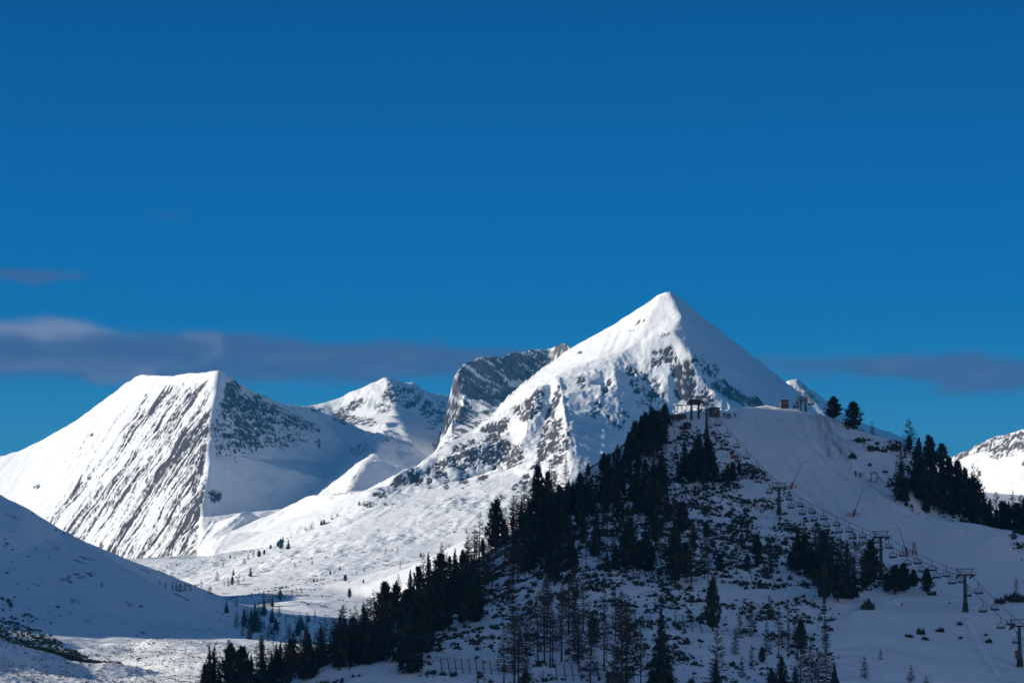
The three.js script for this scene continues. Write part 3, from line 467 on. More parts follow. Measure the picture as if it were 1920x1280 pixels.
function conifer(seed, width, kind) { // unit height; kind: 'spruce' (pointed cone) or 'pine' (blunt column of clumps)
  const R = rng(seed), s = new Soup(), low = kind === 'pine' ? .08 + R() * .08 : .05;
  const bite = [...Array(12)].map(() => [R(), R() * 6.28, .6 + R() * .4]);
  const prof = (h, a) => {
    const t = clamp((h - low) / (1 - low), 0, 1); let r = kind === 'pine' ? width * (.62 + .38 * Math.sin(Math.min(1, t * 1.6) * Math.PI / 2)) * Math.pow(Math.max(0, 1 - Math.pow(t, 1.75)), .8) * (t < .12 ? .72 + t * 2.3 : 1) * (.9 + .16 * Math.sin(h * 34 + a * 2 + seed)) : width * Math.pow(1 - t, .85) * (t < .1 ? .75 + t * 2.5 : 1) * (.9 + .14 * Math.sin(h * 46 + a + seed));
    for (const [bh, ba, bs] of bite) { const q = Math.abs(h - bh) / .06 + Math.abs(Math.sin((a - ba) / 2)) * 1.6; if (q < 1) r *= 1 - (1 - q) * .55 * bs; }
    return r;
  };
  // dense inner body
  const n = 7, m = 9; const ring = (j, k) => { const h = low + (0.965 - low) * j / m, a = (k % n) / n * 6.283 + j * .4, r = prof(h, a) * .5 * (.8 + .4 * P3(k % n * 1.7, j * .9, seed)); return [Math.cos(a) * r, h, Math.sin(a) * r]; };
  for (let j = 0; j < m; j++) for (let k = 0; k < n; k++) { const c = green(R); s.tri(ring(j, k), ring(j + 1, k), ring(j, k + 1), c); s.tri(ring(j, k + 1), ring(j + 1, k), ring(j + 1, k + 1), c); }
  const count = kind === 'pine' ? 300 : 300;
  for (let k = 0; k < count; k++) {
    const t = 1 - Math.pow(R(), .62), h = low + (1 - low) * (kind === 'pine' ? R() * .97 : t * .985), a = R() * 6.283, rm = prof(h, a), r = rm * (.55 + .5 * R()), x = Math.cos(a) * r, z = Math.sin(a) * r, c = green(R);
    const sz = (kind === 'pine' ? .030 + .03 * R() : .020 + .034 * (1 - h) + .016 * R()) * (.7 + width * 1.6), tilt = kind === 'pine' ? .75 : -.28;
    for (let b = 0; b < 5; b++) {
      const aa = a + (R() - .5) * 2.2, up = tilt + (R() - .5) * .9, dx = Math.cos(aa) * sz, dz = Math.sin(aa) * sz, dy = up * sz, wx = -Math.sin(aa) * sz * .42, wz = Math.cos(aa) * sz * .42, j = (R() - .5) * sz;
      s.tri([x - dx * .4 - wx, h + j - dy * .3, z - dz * .4 - wz], [x - dx * .4 + wx, h + j - dy * .3 + sz * .15, z - dz * .4 + wz], [x + dx, h + j + dy, z + dz], c);
    }
  }
  for (let k = 0; k < 5; k++) { const a = R() * 6.28; s.tri([Math.cos(a) * .012, .94, Math.sin(a) * .012], [-Math.sin(a) * .012, .945, Math.cos(a) * .012], [0, 1 + R() * .008, 0], green(R)); }
  return { trunk: trunkGeo(.9, .019, 0, R), crown: s.geo() };
}
function larch(seed, width, full) { // unit height, bare: fine upswept branches with twigs
  const R = rng(seed), s = new Soup(), lean = (R() - .5) * .03, nb = full ? 170 : 135;
  const lowest = full ? .06 : .16 + R() * .12;
  for (let k = 0; k < nb; k++) {
    const t = R(), h = lowest + (1 - lowest) * Math.pow(t, .9) * .98, a = R() * 6.283, L = width * (Math.pow(1 - t, .75) * .95 + .07) * (.55 + .6 * R()), ca = Math.cos(a), sa = Math.sin(a), droop = (-.18 - .25 * R()) * (1 - t) + .25 * t, x0 = lean * h * h;
    const P = (u) => [x0 + ca * L * u, h + droop * L * u + .32 * L * u * u, sa * L * u], th = .0052 * (1 - t * .6);
    let q = P(0);
    for (let j = 1; j <= 3; j++) { const p = P(j / 3), w0 = th * (1.1 - (j - 1) / 3), w1 = th * (1.1 - j / 3) + .0003; s.tri([q[0], q[1] - w0, q[2]], [q[0], q[1] + w0, q[2]], [p[0], p[1] + w1, p[2]]); s.tri([q[0] - sa * w0, q[1], q[2] + ca * w0], [q[0] + sa * w0, q[1], q[2] - ca * w0], [p[0], p[1], p[2]]); q = p; }
    const tw = full ? 12 : 9;
    for (let j = 0; j < tw; j++) { const u = .2 + .8 * R(), p = P(u), a2 = a + (R() - .5) * 2.4, l = L * (.14 + .2 * R()), e = [p[0] + Math.cos(a2) * l, p[1] + (R() - .62) * l * 1.3, p[2] + Math.sin(a2) * l], w = .0034 + (full ? .0014 : 0); s.tri([p[0], p[1] - w, p[2]], [p[0], p[1] + w, p[2]], e); }
  }
  return { trunk: trunkGeo(1, .0115, lean, R), crown: s.geo() };
}
function bush(seed, n) { // low spreading mountain pine, unit radius
  const R = rng(seed), s = new Soup(), hub = n > 100 ? [...Array(6)].map(() => [(R() - .5) * 1.5, (R() - .5) * 1.1, .55 + R() * .6]) : [[0, 0, 1]];
  for (let k = 0; k < n; k++) { const o = hub[k % hub.length], sc = n > 100 ? .55 : 1, a = R() * 6.283, r = Math.sqrt(R()) * .75 * sc, h = (.1 + .9 * R()) * (1.15 - r * .9 / sc) * o[2], x = o[0] + Math.cos(a) * r, z = o[1] + Math.sin(a) * r, l = (.32 + .3 * R()) * (n > 100 ? .6 : 1), a2 = a + (R() - .5) * 1.6, c = green(R), w = l * .42; s.tri([x - Math.sin(a2) * w, h * .6 - .1, z + Math.cos(a2) * w], [x + Math.sin(a2) * w, h * .6 - .02, z - Math.cos(a2) * w], [x + Math.cos(a2) * l * .5, h + l * .8, z + Math.sin(a2) * l * .5], c); }
  return s.geo();
}
const KINDS = {
  P: { name: 'stone_pine', word: 'stone pine', group: 'stone pines', make: [11, 12, 13, 14].map((k, i) => conifer(k, [.235, .265, .21, .30][i], 'pine')), mat: matPine, part: 'crown' },
  S: { name: 'spruce', word: 'spruce', group: 'spruces', make: [21, 22, 23, 24].map((k, i) => conifer(k, [.19, .225, .17, .25][i], 'spruce')), mat: matPine, part: 'crown' },
  L: { name: 'larch', word: 'bare larch', group: 'bare larches', make: [31, 32, 33, 34, 35].map((k, i) => larch(k, [.15, .18, .13, .2, .16][i], false)), mat: matTwig, part: 'crown' },
  D: { name: 'larch', word: 'bushy bare larch', group: 'bare larches', make: [41, 42, 43].map((k, i) => larch(k, [.19, .23, .16][i], true)), mat: matTwig, part: 'crown' },
  R: { name: 'larch', word: 'rust brown larch', group: 'bare larches', make: [51, 52].map((k, i) => larch(k, [.24, .3][i], true)), mat: matRust, part: 'crown' },
};
for (const k of Object.values(KINDS)) k.proto = k.make.map((m) => { const g = new THREE.Group(), t = new THREE.Mesh(m.trunk, matBark), c = new THREE.Mesh(m.crown, k.mat); t.name = 'trunk'; c.name = 'crown'; g.add(t, c); return g; });
const forest = []; // every tree: kind, place, height in metres, stand
const treeR = rng(2024);
function tree(stand, kind, px, py, hpx, opt = {}) {
  const g = opt.d ? (() => { const p = at(px, py, opt.d); return [p[0], field(p[0], opt.d), -opt.d]; })() : [0, 2, 4, 6, 9, 12, 16].reduce((a, e) => a || ground(px, py + e, ...(opt.range || [610, 1010, .7])), null);
  if (!g) return;
  let h = hpx * -g[2] / F; if (opt.top) { const t = at(px, opt.top, -g[2]); h = t[1] - g[1]; }
  forest.push({ stand, kind, px, g, h: Math.max(h, 1.2), w: opt.w || 1 });
}
const many = (stand, list, opt) => { for (const [k, px, py, hp, w] of list) tree(stand, k, px, py, hp, { ...opt, w: w || 1 }); };
function scatter(stand, poly, n, kinds, h0, h1, seed, opt = {}) { // trees at random inside an outline of the picture, not too close
  const R = rng(seed), xs = poly.map((p) => p[0]), ys = poly.map((p) => p[1]), x0 = Math.min(...xs), x1 = Math.max(...xs), y0 = Math.min(...ys), y1 = Math.max(...ys), had = [];
  for (let k = 0, tries = 0; k < n && tries < n * 60; tries++) { const x = mix(x0, x1, R()), y = mix(y0, y1, R()); if (!inside(poly, x, y) || had.some(([a, b]) => Math.hypot(a - x, (b - y) * 1.4) < (opt.gap || 9))) continue; had.push([x, y]); k++; tree(stand, kinds[Math.floor(R() * kinds.length)], x, y, mix(h0, h1, R()), { ...opt, w: .85 + R() * .4 }); }
}
// skyline right of the upper station
many('sky', [['P', 1563, 781, 43, 1.9], ['P', 1601, 800, 50, 1.55], ['D', 1636, 815, 27, .9], ['D', 1706, 842, 63, 1.4], ['P', 1706, 845, 30, 1.3]]);
// stand right of the piste
many('right', [['P', 1724, 866, 46, .9], ['P', 1744, 880, 68, 1.1], ['P', 1767, 900, 78, 1], ['P', 1781, 915, 68, 1], ['P', 1797, 935, 82, 1.05], ['P', 1811, 945, 78, .95], ['D', 1690, 935, 96, 1], ['S', 1691, 940, 78, 1.1], ['S', 1718, 920, 86, 1], ['P', 1731, 945, 85, 1], ['S', 1700, 950, 26, 1], ['P', 1751, 955, 82, 1.1], ['S', 1738, 962, 60, 1], ['P', 1770, 960, 75, 1.1], ['S', 1785, 966, 70, 1.1], ['P', 1800, 970, 74, 1.1], ['D', 1765, 966, 60, 1], ['S', 1815, 972, 66, 1.1]]);
for (const [k, px, top, d, w] of [['D', 1826, 864, 880, .8], ['D', 1837, 870, 885, 1], ['P', 1827, 890, 880, 1.1], ['S', 1846, 915, 880, 1], ['D', 1870, 917, 880, 1], ['S', 1858, 930, 878, 1.2], ['P', 1882, 938, 875, 1.2], ['D', 1900, 915, 875, 1.2], ['S', 1893, 935, 872, 1.2], ['D', 1915, 922, 870, 1.2], ['P', 1908, 942, 868, 1.3], ['S', 1840, 930, 870, 1.2], ['P', 1926, 930, 866, 1.2], ['S', 1869, 945, 872, 1.1]]) tree('rightedge', k, px, 985, 40, { d, top, w });
// stand left of the upper station
many('upperleft', [['P', 1247, 806, 50, .9], ['S', 1238, 812, 48, 1.1], ['P', 1223, 830, 68, .9], ['P', 1232, 825, 56, 1], ['P', 1211, 835, 62, 1], ['P', 1205, 850, 72, 1], ['P', 1192, 862, 72, 1], ['P', 1181, 868, 58, 1], ['P', 1217, 862, 66, 1], ['P', 1232, 850, 62, 1], ['S', 1196, 880, 60, 1], ['P', 1246, 836, 40, 1.3], ['P', 1176, 880, 48, 1.1], ['L', 1226, 880, 62, 1.3], ['P', 1240, 935, 84, .9], ['P', 1230, 945, 66, 1], ['P', 1196, 962, 84, .9], ['P', 1208, 968, 66, 1], ['S', 1184, 940, 52, 1], ['P', 1165, 905, 40, 1.1], ['P', 1210, 905, 44, 1.1]]);
// below the upper station
many('station', [['P', 1310, 902, 88, .95], ['P', 1328, 893, 74, 1.25], ['S', 1284, 895, 72, .95], ['P', 1298, 905, 60, 1.1], ['P', 1320, 912, 56, 1.2], ['S', 1272, 905, 48, 1], ['P', 1340, 900, 40, 1.2], ['L', 1268, 862, 40, 1.4], ['P', 1374, 905, 40, 1.1], ['P', 1365, 915, 44, 1], ['P', 1387, 890, 24, 1.2]]);
// skyline trees of the near ridge
many('ridge', [['D', 1062, 918, 64, 1], ['S', 1063, 890, 34, .8], ['L', 1087, 905, 40, 1], ['P', 1103, 895, 26, 1.1], ['P', 1143, 868, 14, 1.4], ['P', 1151, 866, 18, 1.4], ['P', 1125, 880, 14, 1.4], ['S', 978, 980, 56, .8], ['L', 1003, 965, 34, 1.1], ['L', 915, 1030, 58, 1.1], ['L', 894, 1045, 62, 1.1], ['P', 932, 1015, 34, 1], ['P', 946, 1005, 36, 1], ['P', 962, 992, 34, 1.1], ['L', 875, 1058, 54, 1], ['S', 853, 1075, 56, 1.1], ['L', 838, 1082, 58, 1], ['P', 843, 1086, 44, .8], ['S', 769, 1140, 76, .6], ['P', 784, 1130, 68, 1.05], ['L', 746, 1150, 78, 1], ['P', 742, 1165, 72, 1.1], ['P', 812, 1125, 54, 1.2], ['P', 825, 1112, 44, 1.1], ['P', 867, 1070, 40, 1], ['P', 905, 1040, 34, 1.1], ['P', 990, 980, 30, 1.1], ['P', 1015, 962, 28, 1.2], ['P', 1035, 948, 30, 1.1]]);
scatter('flank', [[705, 1205], [760, 1150], [830, 1095], [900, 1050], [985, 985], [1060, 930], [1085, 945], [1050, 1010], [985, 1080], [930, 1130], [860, 1180], [800, 1215], [770, 1240], [735, 1225]], 95, ['P', 'L', 'S', 'L', 'D', 'D', 'P'], 56, 108, 71, { gap: 9 });
many('flank', [['S', 770, 1262, 130, 1.2], ['P', 790, 1235, 120, 1.1], ['S', 757, 1240, 110, 1], ['P', 1040, 1098, 96, 1.35], ['S', 1073, 1065, 74, 1.1], ['S', 892, 1165, 110, 1], ['P', 870, 1175, 90, 1.1]]);
scatter('slope', [[1060, 945], [1170, 890], [1262, 935], [1300, 1000], [1210, 1060], [1090, 1070], [1020, 1050]], 62, ['P', 'L', 'D', 'P', 'S', 'L', 'D'], 30, 70, 73, { gap: 11 });
scatter('fences', [[950, 1150], [1060, 1130], [1180, 1160], [1200, 1240], [1080, 1250], [960, 1270]], 20, ['L', 'L', 'D'], 70, 130, 74, { gap: 16 });
scatter('bottom', [[1360, 1180], [1440, 1150], [1560, 1190], [1560, 1270], [1380, 1270]], 18, ['L', 'D', 'P', 'D'], 26, 66, 75, { gap: 18 });
scatter('hollow', [[440, 1195], [490, 1150], [600, 1168], [640, 1205], [560, 1232], [450, 1218]], 26, ['S', 'D', 'D', 'L'], 16, 34, 76, { gap: 8, ...{ range: [1250, 3900, 2.5] } });
scatter('track', [[600, 1240], [660, 1215], [720, 1200], [735, 1225], [690, 1240], [620, 1250]], 12, ['L', 'D', 'S'], 70, 110, 77, { gap: 9 });
scatter('bottomleft', [[480, 1290], [560, 1245], [610, 1238], [600, 1262], [520, 1290]], 14, ['L', 'S', 'D', 'P'], 56, 84, 78, { gap: 9 });
scatter('upper', [[1060, 935], [1130, 885], [1180, 900], [1160, 960], [1110, 985], [1050, 1000]], 14, ['P', 'P', 'S', 'D'], 30, 62, 72, { gap: 14 });
// dark stand at the bottom left
many('bottomleft', [['S', 391, 1300, 98, .7], ['S', 400, 1302, 92, 1], ['P', 431, 1305, 100, 1.1], ['P', 453, 1300, 88, 1.1], ['S', 491, 1298, 102, 1.1], ['S', 470, 1295, 72, 1.1], ['L', 412, 1298, 78, 1.2], ['L', 441, 1295, 80, 1.2], ['L', 480, 1290, 88, 1.1], ['S', 577, 1272, 82, 1.2], ['S', 525, 1275, 76, .8], ['D', 536, 1272, 72, .9], ['R', 550, 1262, 64, .8], ['R', 562, 1262, 66, .8], ['R', 543, 1270, 60, .8], ['L', 512, 1282, 90, 1.1], ['S', 508, 1285, 66, 1], ['P', 383, 1305, 60, 1], ['D', 560, 1275, 60, 1], ['S', 601, 1250, 82, 1], ['D', 590, 1255, 70, 1], ['S', 378, 1310, 48, 1], ['P', 462, 1308, 70, 1.1], ['L', 620, 1246, 76, 1]]);
// larches above the track
many('track', [['L', 610, 1244, 92, 1], ['L', 628, 1246, 88, 1], ['L', 642, 1244, 112, 1], ['L', 656, 1246, 108, 1], ['L', 665, 1240, 112, .9], ['S', 646, 1250, 96, .9], ['P', 675, 1228, 30, .9], ['L', 688, 1240, 122, 1], ['L', 700, 1236, 134, 1], ['L', 713, 1234, 132, .9], ['L', 725, 1236, 118, 1], ['S', 690, 1246, 78, 1.1], ['S', 708, 1240, 76, 1], ['S', 672, 1246, 64, 1.1], ['L', 737, 1228, 118, 1], ['P', 725, 1242, 70, 1.1], ['S', 632, 1252, 60, 1.1]]);
// band across the scrub slope
many('band', [['L', 1100, 1068, 80, 1], ['L', 1122, 1070, 72, 1], ['P', 1177, 1072, 92, .95], ['P', 1200, 1070, 58, 1.1], ['L', 1188, 1072, 66, 1.1], ['D', 1240, 1078, 88, 1], ['P', 1267, 1100, 118, .9], ['D', 1297, 1095, 110, 1], ['P', 1286, 1082, 66, 1.1], ['L', 1322, 1086, 88, 1], ['L', 1328, 1088, 76, 1], ['L', 1382, 1078, 68, 1], ['P', 1421, 1062, 60, 1.1], ['P', 1155, 1070, 44, 1.1], ['P', 1223, 1075, 50, 1.1], ['S', 1214, 1072, 46, 1], ['P', 1350, 1068, 30, 1.2], ['P', 1402, 1070, 30, 1.3], ['P', 1300, 1030, 36, 1.2], ['P', 1325, 1010, 30, 1.2], ['S', 1138, 1072, 40, 1], ['D', 1258, 1090, 70, 1]]);
// between the snow fences
many('fences', [['L', 964, 1300, 168, 1], ['L', 972, 1298, 160, 1], ['L', 945, 1290, 120, 1.1], ['D', 988, 1285, 70, 1.3], ['L', 1009, 1247, 140, 1], ['L', 1021, 1244, 134, .9], ['L', 1036, 1248, 108, 1], ['L', 1053, 1240, 146, 1], ['L', 1107, 1295, 132, 1], ['P', 1113, 1212, 58, 1], ['L', 1133, 1258, 172, .9], ['D', 1167, 1300, 196, .9], ['L', 1175, 1300, 180, 1], ['L', 1202, 1302, 142, .9], ['S', 1241, 1302, 166, 1.05], ['P', 1337, 1184, 104, .7], ['D', 1345, 1302, 130, 1], ['S', 1343, 1305, 70, 1.2], ['L', 1085, 1262, 110, 1], ['D', 1155, 1305, 76, 1.2], ['P', 985, 1300, 44, 1.2], ['S', 1222, 1305, 60, 1], ['L', 1300, 1300, 40, 1.2]]);
// stand left of the second lowest tower
many('tower', [['P', 1497, 1076, 76, .95], ['P', 1510, 1078, 80, .95], ['D', 1530, 1084, 94, 1], ['P', 1546, 1132, 136, .95], ['S', 1560, 1110, 100, 1], ['D', 1538, 1100, 104, 1], ['S', 1590, 1122, 116, .9], ['D', 1578, 1100, 100, 1], ['L', 1604, 1105, 110, 1], ['L', 1616, 1112, 104, 1], ['P', 1634, 1094, 82, 1.3], ['S', 1622, 1100, 70, 1], ['P', 1572, 1128, 70, 1.2], ['P', 1525, 1090, 60, 1.2], ['P', 1680, 1114, 56, 1.4], ['P', 1696, 1112, 56, 1.2], ['P', 1714, 1102, 36, 1.2], ['P', 1739, 1114, 48, 1.5], ['P', 1664, 1112, 40, 1.2], ['P', 1485, 1072, 40, 1.2], ['L', 1907, 1116, 34, 1.6]]);
// bottom edge
many('bottom', [['L', 1461, 1232, 86, 1.2], ['S', 1466, 1300, 76, 1.2], ['D', 1502, 1302, 116, 1], ['D', 1522, 1302, 106, 1], ['D', 1550, 1295, 112, 1], ['D', 1535, 1300, 90, 1], ['S', 1492, 1304, 60, 1.1], ['S', 1566, 1300, 60, 1], ['D', 1622, 1272, 44, 1.3], ['D', 1652, 1238, 22, 1.5], ['D', 1710, 1300, 54, 1.4], ['D', 1738, 1302, 36, 1.6], ['L', 1440, 1300, 50, 1.2], ['P', 1447, 1302, 50, 1]]);
// valley
const V = { range: [1250, 3900, 2.5] };
many('hollow', [['S', 424, 1150, 24, 1.2], ['L', 443, 1143, 24, 1.4], ['D', 443, 1178, 34, 1.1], ['S', 457, 1175, 39, .9], ['D', 463, 1166, 30, 1], ['S', 477, 1186, 60, .9], ['D', 485, 1178, 57, 1], ['S', 470, 1180, 42, 1], ['D', 494, 1150, 34, 1.1], ['D', 504, 1139, 26, 1.1], ['S', 510, 1138, 25, 1], ['D', 523, 1157, 22, 1.2], ['L', 553, 1173, 18, 1.3], ['S', 565, 1181, 26, 1.2], ['S', 578, 1166, 15, 1.3], ['D', 590, 1158, 16, 1.3], ['D', 542, 1199, 34, 1.1], ['S', 557, 1192, 28, 1], ['D', 502, 1196, 25, 1.1], ['S', 508, 1190, 14, 1.1], ['L', 519, 1188, 22, 1.2], ['D', 495, 1181, 20, 1.2], ['D', 465, 1191, 16, 1.2], ['L', 473, 1193, 12, 1.2], ['L', 384, 1162, 10, 1.2], ['L', 413, 1167, 11, 1.2], ['D', 489, 1187, 30, 1.2], ['S', 572, 1190, 20, 1.2]], V);
many('sunny', [['P', 525, 1127, 21, 1.2], ['L', 520, 1128, 20, 1.2], ['L', 546, 1119, 14, 1.2], ['P', 647, 1090, 13, 1.4], ['P', 655, 1122, 19, 1.3], ['P', 681, 1094, 8, 1.3], ['S', 637, 1069, 10, 1.3], ['P', 619, 1078, 8, 1.4], ['R', 407, 1090, 20, 1.4], ['R', 393, 1114, 16, 1.5], ['D', 377, 1101, 16, 1.2], ['S', 437, 1079, 14, 1.2], ['P', 435, 1098, 18, 1.1], ['R', 428, 1100, 15, 1], ['R', 446, 1095, 15, 1], ['S', 469, 1081, 16, 1.1], ['L', 457, 1092, 12, 1.3], ['D', 330, 1109, 20, 1.1], ['D', 323, 1107, 18, 1.1], ['R', 337, 1110, 20, 1], ['D', 346, 1110, 18, 1], ['R', 356, 1108, 15, 1.1], ['L', 366, 1106, 14, 1.2], ['D', 310, 1103, 12, 1.3], ['L', 299, 1098, 12, 1.3], ['L', 420, 1100, 10, 1.3], ['R', 668, 1078, 6, 1.6], ['D', 750, 1068, 14, 1.2], ['S', 789, 1045, 11, 1.1], ['P', 743, 1098, 10, 1.2], ['L', 745, 1040, 16, 1.2], ['R', 683, 1072, 8, 1.4], ['L', 723, 1042, 18, 1.2]], V);
many('flankfar', [['S', 530, 1018, 14, 1.1], ['P', 526, 1030, 20, 1.2], ['S', 540, 1030, 20, 1], ['P', 521, 1026, 12, 1.3], ['P', 507, 1030, 9, 1.3], ['S', 602, 985, 11, 1.3], ['P', 607, 984, 10, 1.4], ['S', 622, 975, 9, 1.1], ['S', 632, 968, 7, 1.2], ['D', 572, 995, 10, 1.4], ['D', 583, 992, 9, 1.4], ['S', 673, 948, 9, 1.2], ['P', 485, 1045, 14, 1.5], ['D', 475, 1045, 16, 1.5], ['R', 465, 1050, 12, 1.5], ['P', 495, 1040, 10, 1.5], ['R', 458, 1058, 12, 1.5], ['L', 440, 1052, 12, 1.4], ['D', 418, 1062, 12, 1.4], ['S', 875, 1000, 8, 1.2], ['R', 552, 1062, 8, 1.4], ['R', 585, 1058, 8, 1.4], ['S', 431, 1046, 8, 1.2], ['L', 540, 1072, 8, 1.4]], { range: [2800, 4400, 2.5] });
many('leftslope', [['D', 190, 1100, 12, 1.4], ['P', 20, 1140, 10, 1.4]], { range: [1500, 2600, 2] });
{
  const WHERE = { sky: 'on the skyline right of the upper stations', right: 'in the dark stand right of the piste', rightedge: 'behind the piste crest at right frame edge', upperleft: 'in the dense stand left of upper lift station', station: 'on the slope below the upper lift station', ridge: 'along the sunlit skyline of the near ridge', flank: 'in the forest on left flank of near ridge', slope: 'on the scrubby slope left of the lift', upper: 'among scrub high on the near ridge', bottomleft: 'in the dark stand at bottom left', track: 'in the row above the smooth snow track', band: 'in the tree band across the scrub slope', fences: 'around the snow fences at bottom centre', tower: 'in the stand left of the lift towers', bottom: 'at the bottom edge left of the meadow', hollow: 'in the shaded valley hollow', sunny: 'on the sunlit valley floor', flankfar: 'on the sunlit slope below the long ridge', leftslope: 'on the shaded left hillside' };
  const ord = (n) => ['first', 'second', 'third', 'fourth', 'fifth', 'sixth', 'seventh', 'eighth', 'ninth', 'tenth'][n] || (n + 1) + (n % 10 === 0 && n !== 10 ? 'st' : n % 10 === 1 && n !== 11 ? 'nd' : n % 10 === 2 && n !== 12 ? 'rd' : 'th');
  const count = {};
  forest.sort((a, b) => a.px - b.px);
  for (const f of forest) { const k = f.stand + KINDS[f.kind].word; count[k] = (count[k] || 0) + 1; }
  const nth = {};
  const nameOf = { P: 0, S: 0, L: 0, D: 0, R: 0 };
  for (const f of forest) {
    const K = KINDS[f.kind], o = K.proto[(nameOf[f.kind]++ * 7 + 3) % K.proto.length].clone(), key = f.stand + K.word, n = nth[key] = (nth[key] ?? -1) + 1;
    o.name = numbered(K.name); o.position.set(f.g[0], f.g[1] - .02 * f.h, f.g[2]); o.rotation.y = treeR() * 6.283;
    o.scale.set(f.h * f.w, f.h, f.h * f.w);
    const which = count[key] === 1 ? 'the only ' + K.word : ord(n) + ' ' + K.word + ' from left';
    tag(o, which + ' ' + WHERE[f.stand], 'tree', K.group); scene.add(o);
  }
  console.log('trees', forest.length, JSON.stringify(Object.fromEntries(Object.entries(KINDS).map(([k, v]) => [k, v.make.map((m) => m.crown.attributes.position.count / 3)]))));
}
// ---------------------------------------------------------------- scrub
function shrubs(name, label, spots, seed, tint) {
  const geos = bush(seed, 34), mesh = new THREE.InstancedMesh(geos, matPine, spots.length), m = new THREE.Matrix4(), q = new THREE.Quaternion(), up = new THREE.Vector3(0, 1, 0), R = rng(seed);
  spots.forEach(([x, y, z, s, t = 1], i) => { m.compose(new THREE.Vector3(x, y - .05 * s, z), q.setFromAxisAngle(up, R() * 6.283), new THREE.Vector3(s, s * t, s)); mesh.setMatrixAt(i, m); const k = .8 + R() * .5; mesh.setColorAt(i, new THREE.Color().setRGB(tint[0] * k, tint[1] * k, tint[2] * k)); });
  mesh.name = numbered(name); tag(mesh, label, 'scrub', null, 'stuff'); scene.add(mesh);
}
{
  const R = rng(404), spots = [];
  const open = plan([[1595, 1140], [1660, 1120], [1690, 1118], [1730, 1120], [1770, 1125], [1800, 1160], [1760, 1200], [1700, 1215], [1640, 1230], [1590, 1210], [1580, 1170]]);
  for (let k = 0; k < 90000 && spots.length < 36000; k++) {
    const d = 612 + Math.sqrt(R()) * 360, x = (R() - .5) * 2 * .2 * d; if (x < -.12 * d) continue;
    const px = W / 2 + x / d * F, p = onPiste(x, -d); if (p > .02 || inside(open, x, -d)) continue;
    const y = field(x, d), py = 1200 - y / d * F;
    let dens = .40 + 1.35 * P3(x / 9, 0, d / 13) + .7 * P3(x / 30, 4, d / 30);
    if (px > 1330 && py > 1100) dens -= .22; if (px > 1560 && py > 1110) dens -= .75; if (px > 1600 && py < 960) dens -= .18; if (px > 1290 && py < 800) dens -= .3; if (px > 1400 && py < 800) dens -= .5; if (px < 1150 && py > 1150) dens -= .15; if (px < 960 && py > 1225) dens -= .1; if (px > 1250 && px < 1420 && py < 870) dens -= .3;
    if (px < 830 && py > 1190) dens += .15; if (px > 1000 && px < 1460 && py > 870 && py < 1085) dens += .24;
    if (px > 1438 && py < 975 && px < 1530) dens -= .6; if (dens < R()) continue;
    const s = .22 + Math.pow(R(), 2.6) * .8, kin = Math.floor(R() * R() * 6); spots.push([x, y, -d, s, .95 + R() * .6]);
    for (let q = 0; q < kin; q++) { const x2 = x + (R() - .5) * 3.4, d2 = d + (R() - .5) * 3, s2 = .18 + R() * R() * .5; spots.push([x2, field(x2, d2), -d2, s2, .9 + R() * .7]); }
  }
  shrubs('mountain_pine_scrub', 'dark low scrub speckling the near snow slope between the trees', spots, 61, [1, 1, 1]);
  console.log('near scrub', spots.length);
  const left = [], strip = [[-20, 1085], [40, 1125], [90, 1190], [150, 1230], [230, 1275], [140, 1268], [90, 1245], [40, 1218], [-20, 1185]];
  for (let k = 0; k < 9000 && left.length < 1500; k++) { const px = -20 + R() * 260, py = 1120 + R() * 160; if (!inside(strip, px, py)) continue; const g = ground(px, py, 1270, 2400, 3); if (!g || P3(g[0] / 14, 2, g[2] / 20) + R() * 1.2 - .9 * smooth(1500, 1800, -g[2]) < .3) continue; left.push([g[0], g[1], g[2], .6 + R() * R() * 1.5, 1]); }
  for (let k = 0; k < 900; k++) { const px = -20 + R() * 420, py = 960 + R() * 280, g = ground(px, py, 1270, 2600, 3); if (!g || P3(g[0] / 40, 5, g[2] / 60) + P3(g[0] / 9, 1, g[2] / 9) < .42) continue; left.push([g[0], g[1], g[2], .5 + R() * R() * 1.6, .9]); }
  shrubs('mountain_pine_scrub', 'dark scrub belt and scattered bushes on the shaded left hillside', left, 62, [1, 1, 1]);
  const low = [];
  for (let k = 0; k < 26000 && low.length < 9000; k++) { const d = 1060 + R() * 540, x = -.185 * d + R() * .1 * d, y = field(x, d); if (P3(x / 8, 3, d / 14) + R() < .34) continue; low.push([x, y, -d, .22 + R() * R() * .6, .7]); }
  shrubs('heath', 'brown dwarf shrubs speckling the sunlit moraine at bottom left', low, 63, [2.2, 1.45, 1.5]);
  const far = [];
  for (let k = 0; k < 30000 && far.length < 2600; k++) { const d = 2300 + R() * 1700, x = -.125 * d + R() * .15 * d, y = field(x, d); if (DIPS[lower(rowsD, d) * NC + lower(tanA, x / d)] > .55 || P3(x / 30, 3, d / 60) + .7 * P3(x / 90, 1, d / 120) < .3) continue; far.push([x, y, -d, .5 + R() * R() * 1.5, .8]); }
  shrubs('heath', 'dark shrubs and stones dotting the sunlit valley slopes', far, 64, [1.5, 1.15, 1.1]);
